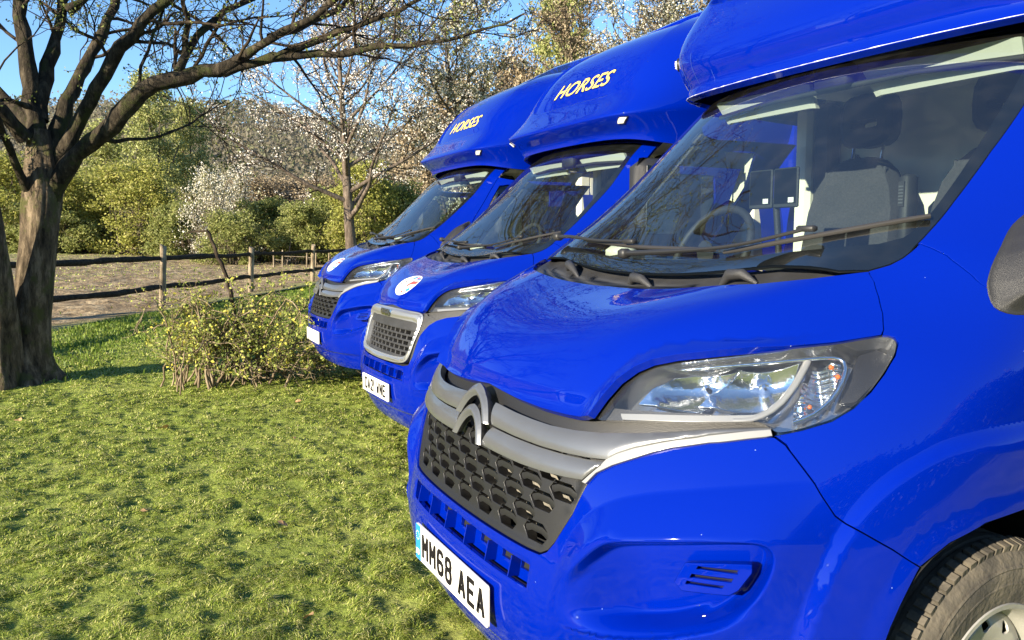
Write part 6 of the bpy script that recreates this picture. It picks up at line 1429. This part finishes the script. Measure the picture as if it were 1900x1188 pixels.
# ---------------------------------------------------------------- yellow bush in front of the far horsebox, with a dead branch standing in it
def bush():
    rng=np.random.default_rng(17); T=empty('yellow_bush',(-6.17,.38,0),label='tangled bush of arching pale stems with yellow green flowers in front of the farthest horsebox',cat='bush')
    st=[];tw=[];nrm=np.array([.454,.891])
    for i in range(64):
        b=np.array([rng.normal(0,.10)+nrm[0]*rng.uniform(-.75,.35),rng.normal(0,.10)+nrm[1]*rng.uniform(-.75,.35),-.03])
        a=rng.uniform(0,6.28); out=np.array([math.cos(a),math.sin(a)])*rng.uniform(.1,.72)+nrm*rng.uniform(-.45,.80); h=rng.uniform(.30,.98)
        P=np.array([b,b+[out[0]*.2,out[1]*.2,h*.55],b+[out[0]*.55,out[1]*.55,h*.95],b+[out[0]*.95,out[1]*.95,h*rng.uniform(.55,.95)]]); P=resamp(P,.08); P+=rng.normal(0,.010,P.shape); st.append((P,np.linspace(rng.uniform(.008,.014),.0035,len(P))))
    for i in range(16):     # low sprawling stems
        b=np.array([rng.normal(0,.15),rng.normal(0,.15),.02]); out=nrm*rng.uniform(.3,1.15)+rng.normal(0,.25,2); P=resamp(np.array([b,b+[out[0]*.5,out[1]*.5,rng.uniform(.1,.35)],b+[out[0],out[1],rng.uniform(.02,.15)]]),.08); P+=rng.normal(0,.012,P.shape); st.append((P,np.linspace(.009,.004,len(P))))
    for P,R in st: tw+=sprout(P,np.maximum(R,.005),rng,8,(.12,.42),(.4,1.2),.25,4,.2,.01,.6,.5)
    tw2=[]
    for P,R in tw: tw2+=sprout(P,np.maximum(R,.003),rng,2,(.06,.18),(.4,1.2),.2,3,.2,.0,.6,.5)
    link('stems',tubes(st,'stems',M['stem'],6),T)['kind']='stuff'
    link('twigs',tubes([(P,np.maximum(R,.0022)) for P,R in tw+tw2],'twigs',M['stem'],3),T)['kind']='stuff'
    src=np.concatenate([P[1:] for P,R in tw+tw2]); k=src[:,2]>.12; src=src[k]; w=((src[:,:2]@nrm)+1.1)/2.0; k=rng.uniform(size=len(src))<np.clip(.42+.6*w,.3,1)*np.clip(src[:,2]/.45+.25,.3,1); src=src[k]
    c=np.repeat(src,2,0)+rng.normal(0,.018,(len(src)*2,3)); link('flowers',quads(c,rng.uniform(.013,.032,len(c)),rng,'flowers',M['yellow_flower'],1.4),T)['kind']='stuff'
    T2=empty('dead_branch',(-6.4,.15,0),label='dark crooked dead branch standing up out of the yellow bush',cat='branch')
    P=resamp(np.array([[.0,.18,.4],[-.02,.14,.75],[-.03,.10,1.0],[-.05,.0,1.28],[-.07,-.08,1.50]]),.06)+0; rng=np.random.default_rng(2); P+=rng.normal(0,.006,P.shape)
    link('stem',tubes([(P,np.linspace(.024,.016,len(P)))],'stem',M['twig'],8),T2)
    Q=resamp(np.array([[-.07,-.09,1.485],[-.12,-.20,1.475],[-.14,-.27,1.47],[-.145,-.29,1.43]]),.04); link('crook',tubes([(Q,np.linspace(.013,.006,len(Q)))],'crook',M['twig'],6),T2)
bush()
# ---------------------------------------------------------------- cleft rail fence
M['post']=bark_mat('weathered_fence_post',(.10,.075,.05),(.24,.19,.125),(.40,.33,.235),10,bump=.5)
M['rail']=bark_mat('dark_cleft_rail',(.012,.010,.008),(.030,.024,.018),(.06,.048,.034),14,bump=.6)
def fence():
    rng=np.random.default_rng(6)
    pts=[(-4.2,-7.2),(-8.2,-4.85),(-12.3,-2.40),(-16.47,.16),(-20.77,2.64),(-25.3,5.38),(-29.6,7.95),(-33.9,10.5),(-38.2,13.0)]
    T=empty('rail_fence',(pts[3][0],pts[3][1],0),label='cleft two rail wooden fence between the lawn and the churned paddock',cat='fence'); o=np.array([pts[3][0],pts[3][1]])
    zs=[float(gz(np.array(x),np.array(y))) for x,y in pts]
    for i,((x,y),z) in enumerate(zip(pts,zs)):
        if i<1: continue
        H=1.25+.05*rng.normal(); lx,ly=.02,.08; k=10; V=[];n=9
        for j in range(n):
            t=j/(n-1); r=.088*(1.06-.12*t)
            for q in range(k): a=q/k*6.283; rr=r*(1+.14*math.sin(a*3+i)+.06*rng.normal()); V.append((x-o[0]+lx*t+rr*math.cos(a),y-o[1]+ly*t+rr*.8*math.sin(a),z-.2+(H+.2)*t+(.03*math.sin(a+i) if j==n-1 else 0)))
        F=[[j*k+q,j*k+(q+1)%k,(j+1)*k+(q+1)%k,(j+1)*k+q] for j in range(n-1) for q in range(k)]; me=bpy.data.meshes.new('post'); me.from_pydata(V,[],F+[[(n-1)*k+q for q in range(k)]]); me.materials.append(M['post']); me.update()
        me.polygons.foreach_set('use_smooth',[True]*(len(me.polygons)-1)+[False]); link('post',me,T)
    for i in range(1,len(pts)-1):
        for h in (1.06,.44):
            a=np.array([*pts[i],zs[i]+h]); b=np.array([*pts[i+1],zs[i+1]+h]); d=(b-a)/np.linalg.norm(b-a); a=a-d*.12; b=b+d*.12; n=22; t=np.linspace(0,1,n)[:,None]; P=a+(b-a)*t; P[:,2]+=(.013*np.sin(t*7+i*2+h*5)-.02*np.sin(t*math.pi))[:,0]+rng.normal(0,.004,n); P[:,:2]-=o; P[:,0]+=.05*(1 if h>1 else .6)
            R=.058*(1+.12*rng.normal(size=n)); R[0]=R[-1]=.04; link('rail',tubes([(P,R)],'rail',M['rail'],7),T)
fence()
def stakes():
    T=None; x0,y0=place(-441,44); x1,y1=place(-340,44)
    T=empty('stake_fence',(x0,y0,0),label='small pale stake and rail hurdle at the hedge foot beyond the second fence post',cat='fence'); z0=float(gz(np.array(x0),np.array(y0)))
    for px,h in ((-441,.95),(-425,.95),(-380,.9),(-364,.95),(-340,.8)):
        x,y=place(px,44); link('stake',tubes([(np.array([[x-x0,y-y0,z0-.1],[x-x0+.02,y-y0+.03*(px%3),z0+h]]),np.array([.045,.038]))],'stake',M['post'],6),T)
    for pa,pb,h in ((-441,-425,.80),(-425,-380,.62),(-380,-364,.55),(-441,-425,.45)):
        a=place(pa,44);b=place(pb,44); link('cross_rail',tubes([(np.array([[a[0]-x0,a[1]-y0,z0+h],[b[0]-x0,b[1]-y0,z0+h-.05]]),np.array([.022,.022]))],'cross_rail',M['post'],5),T)
stakes()
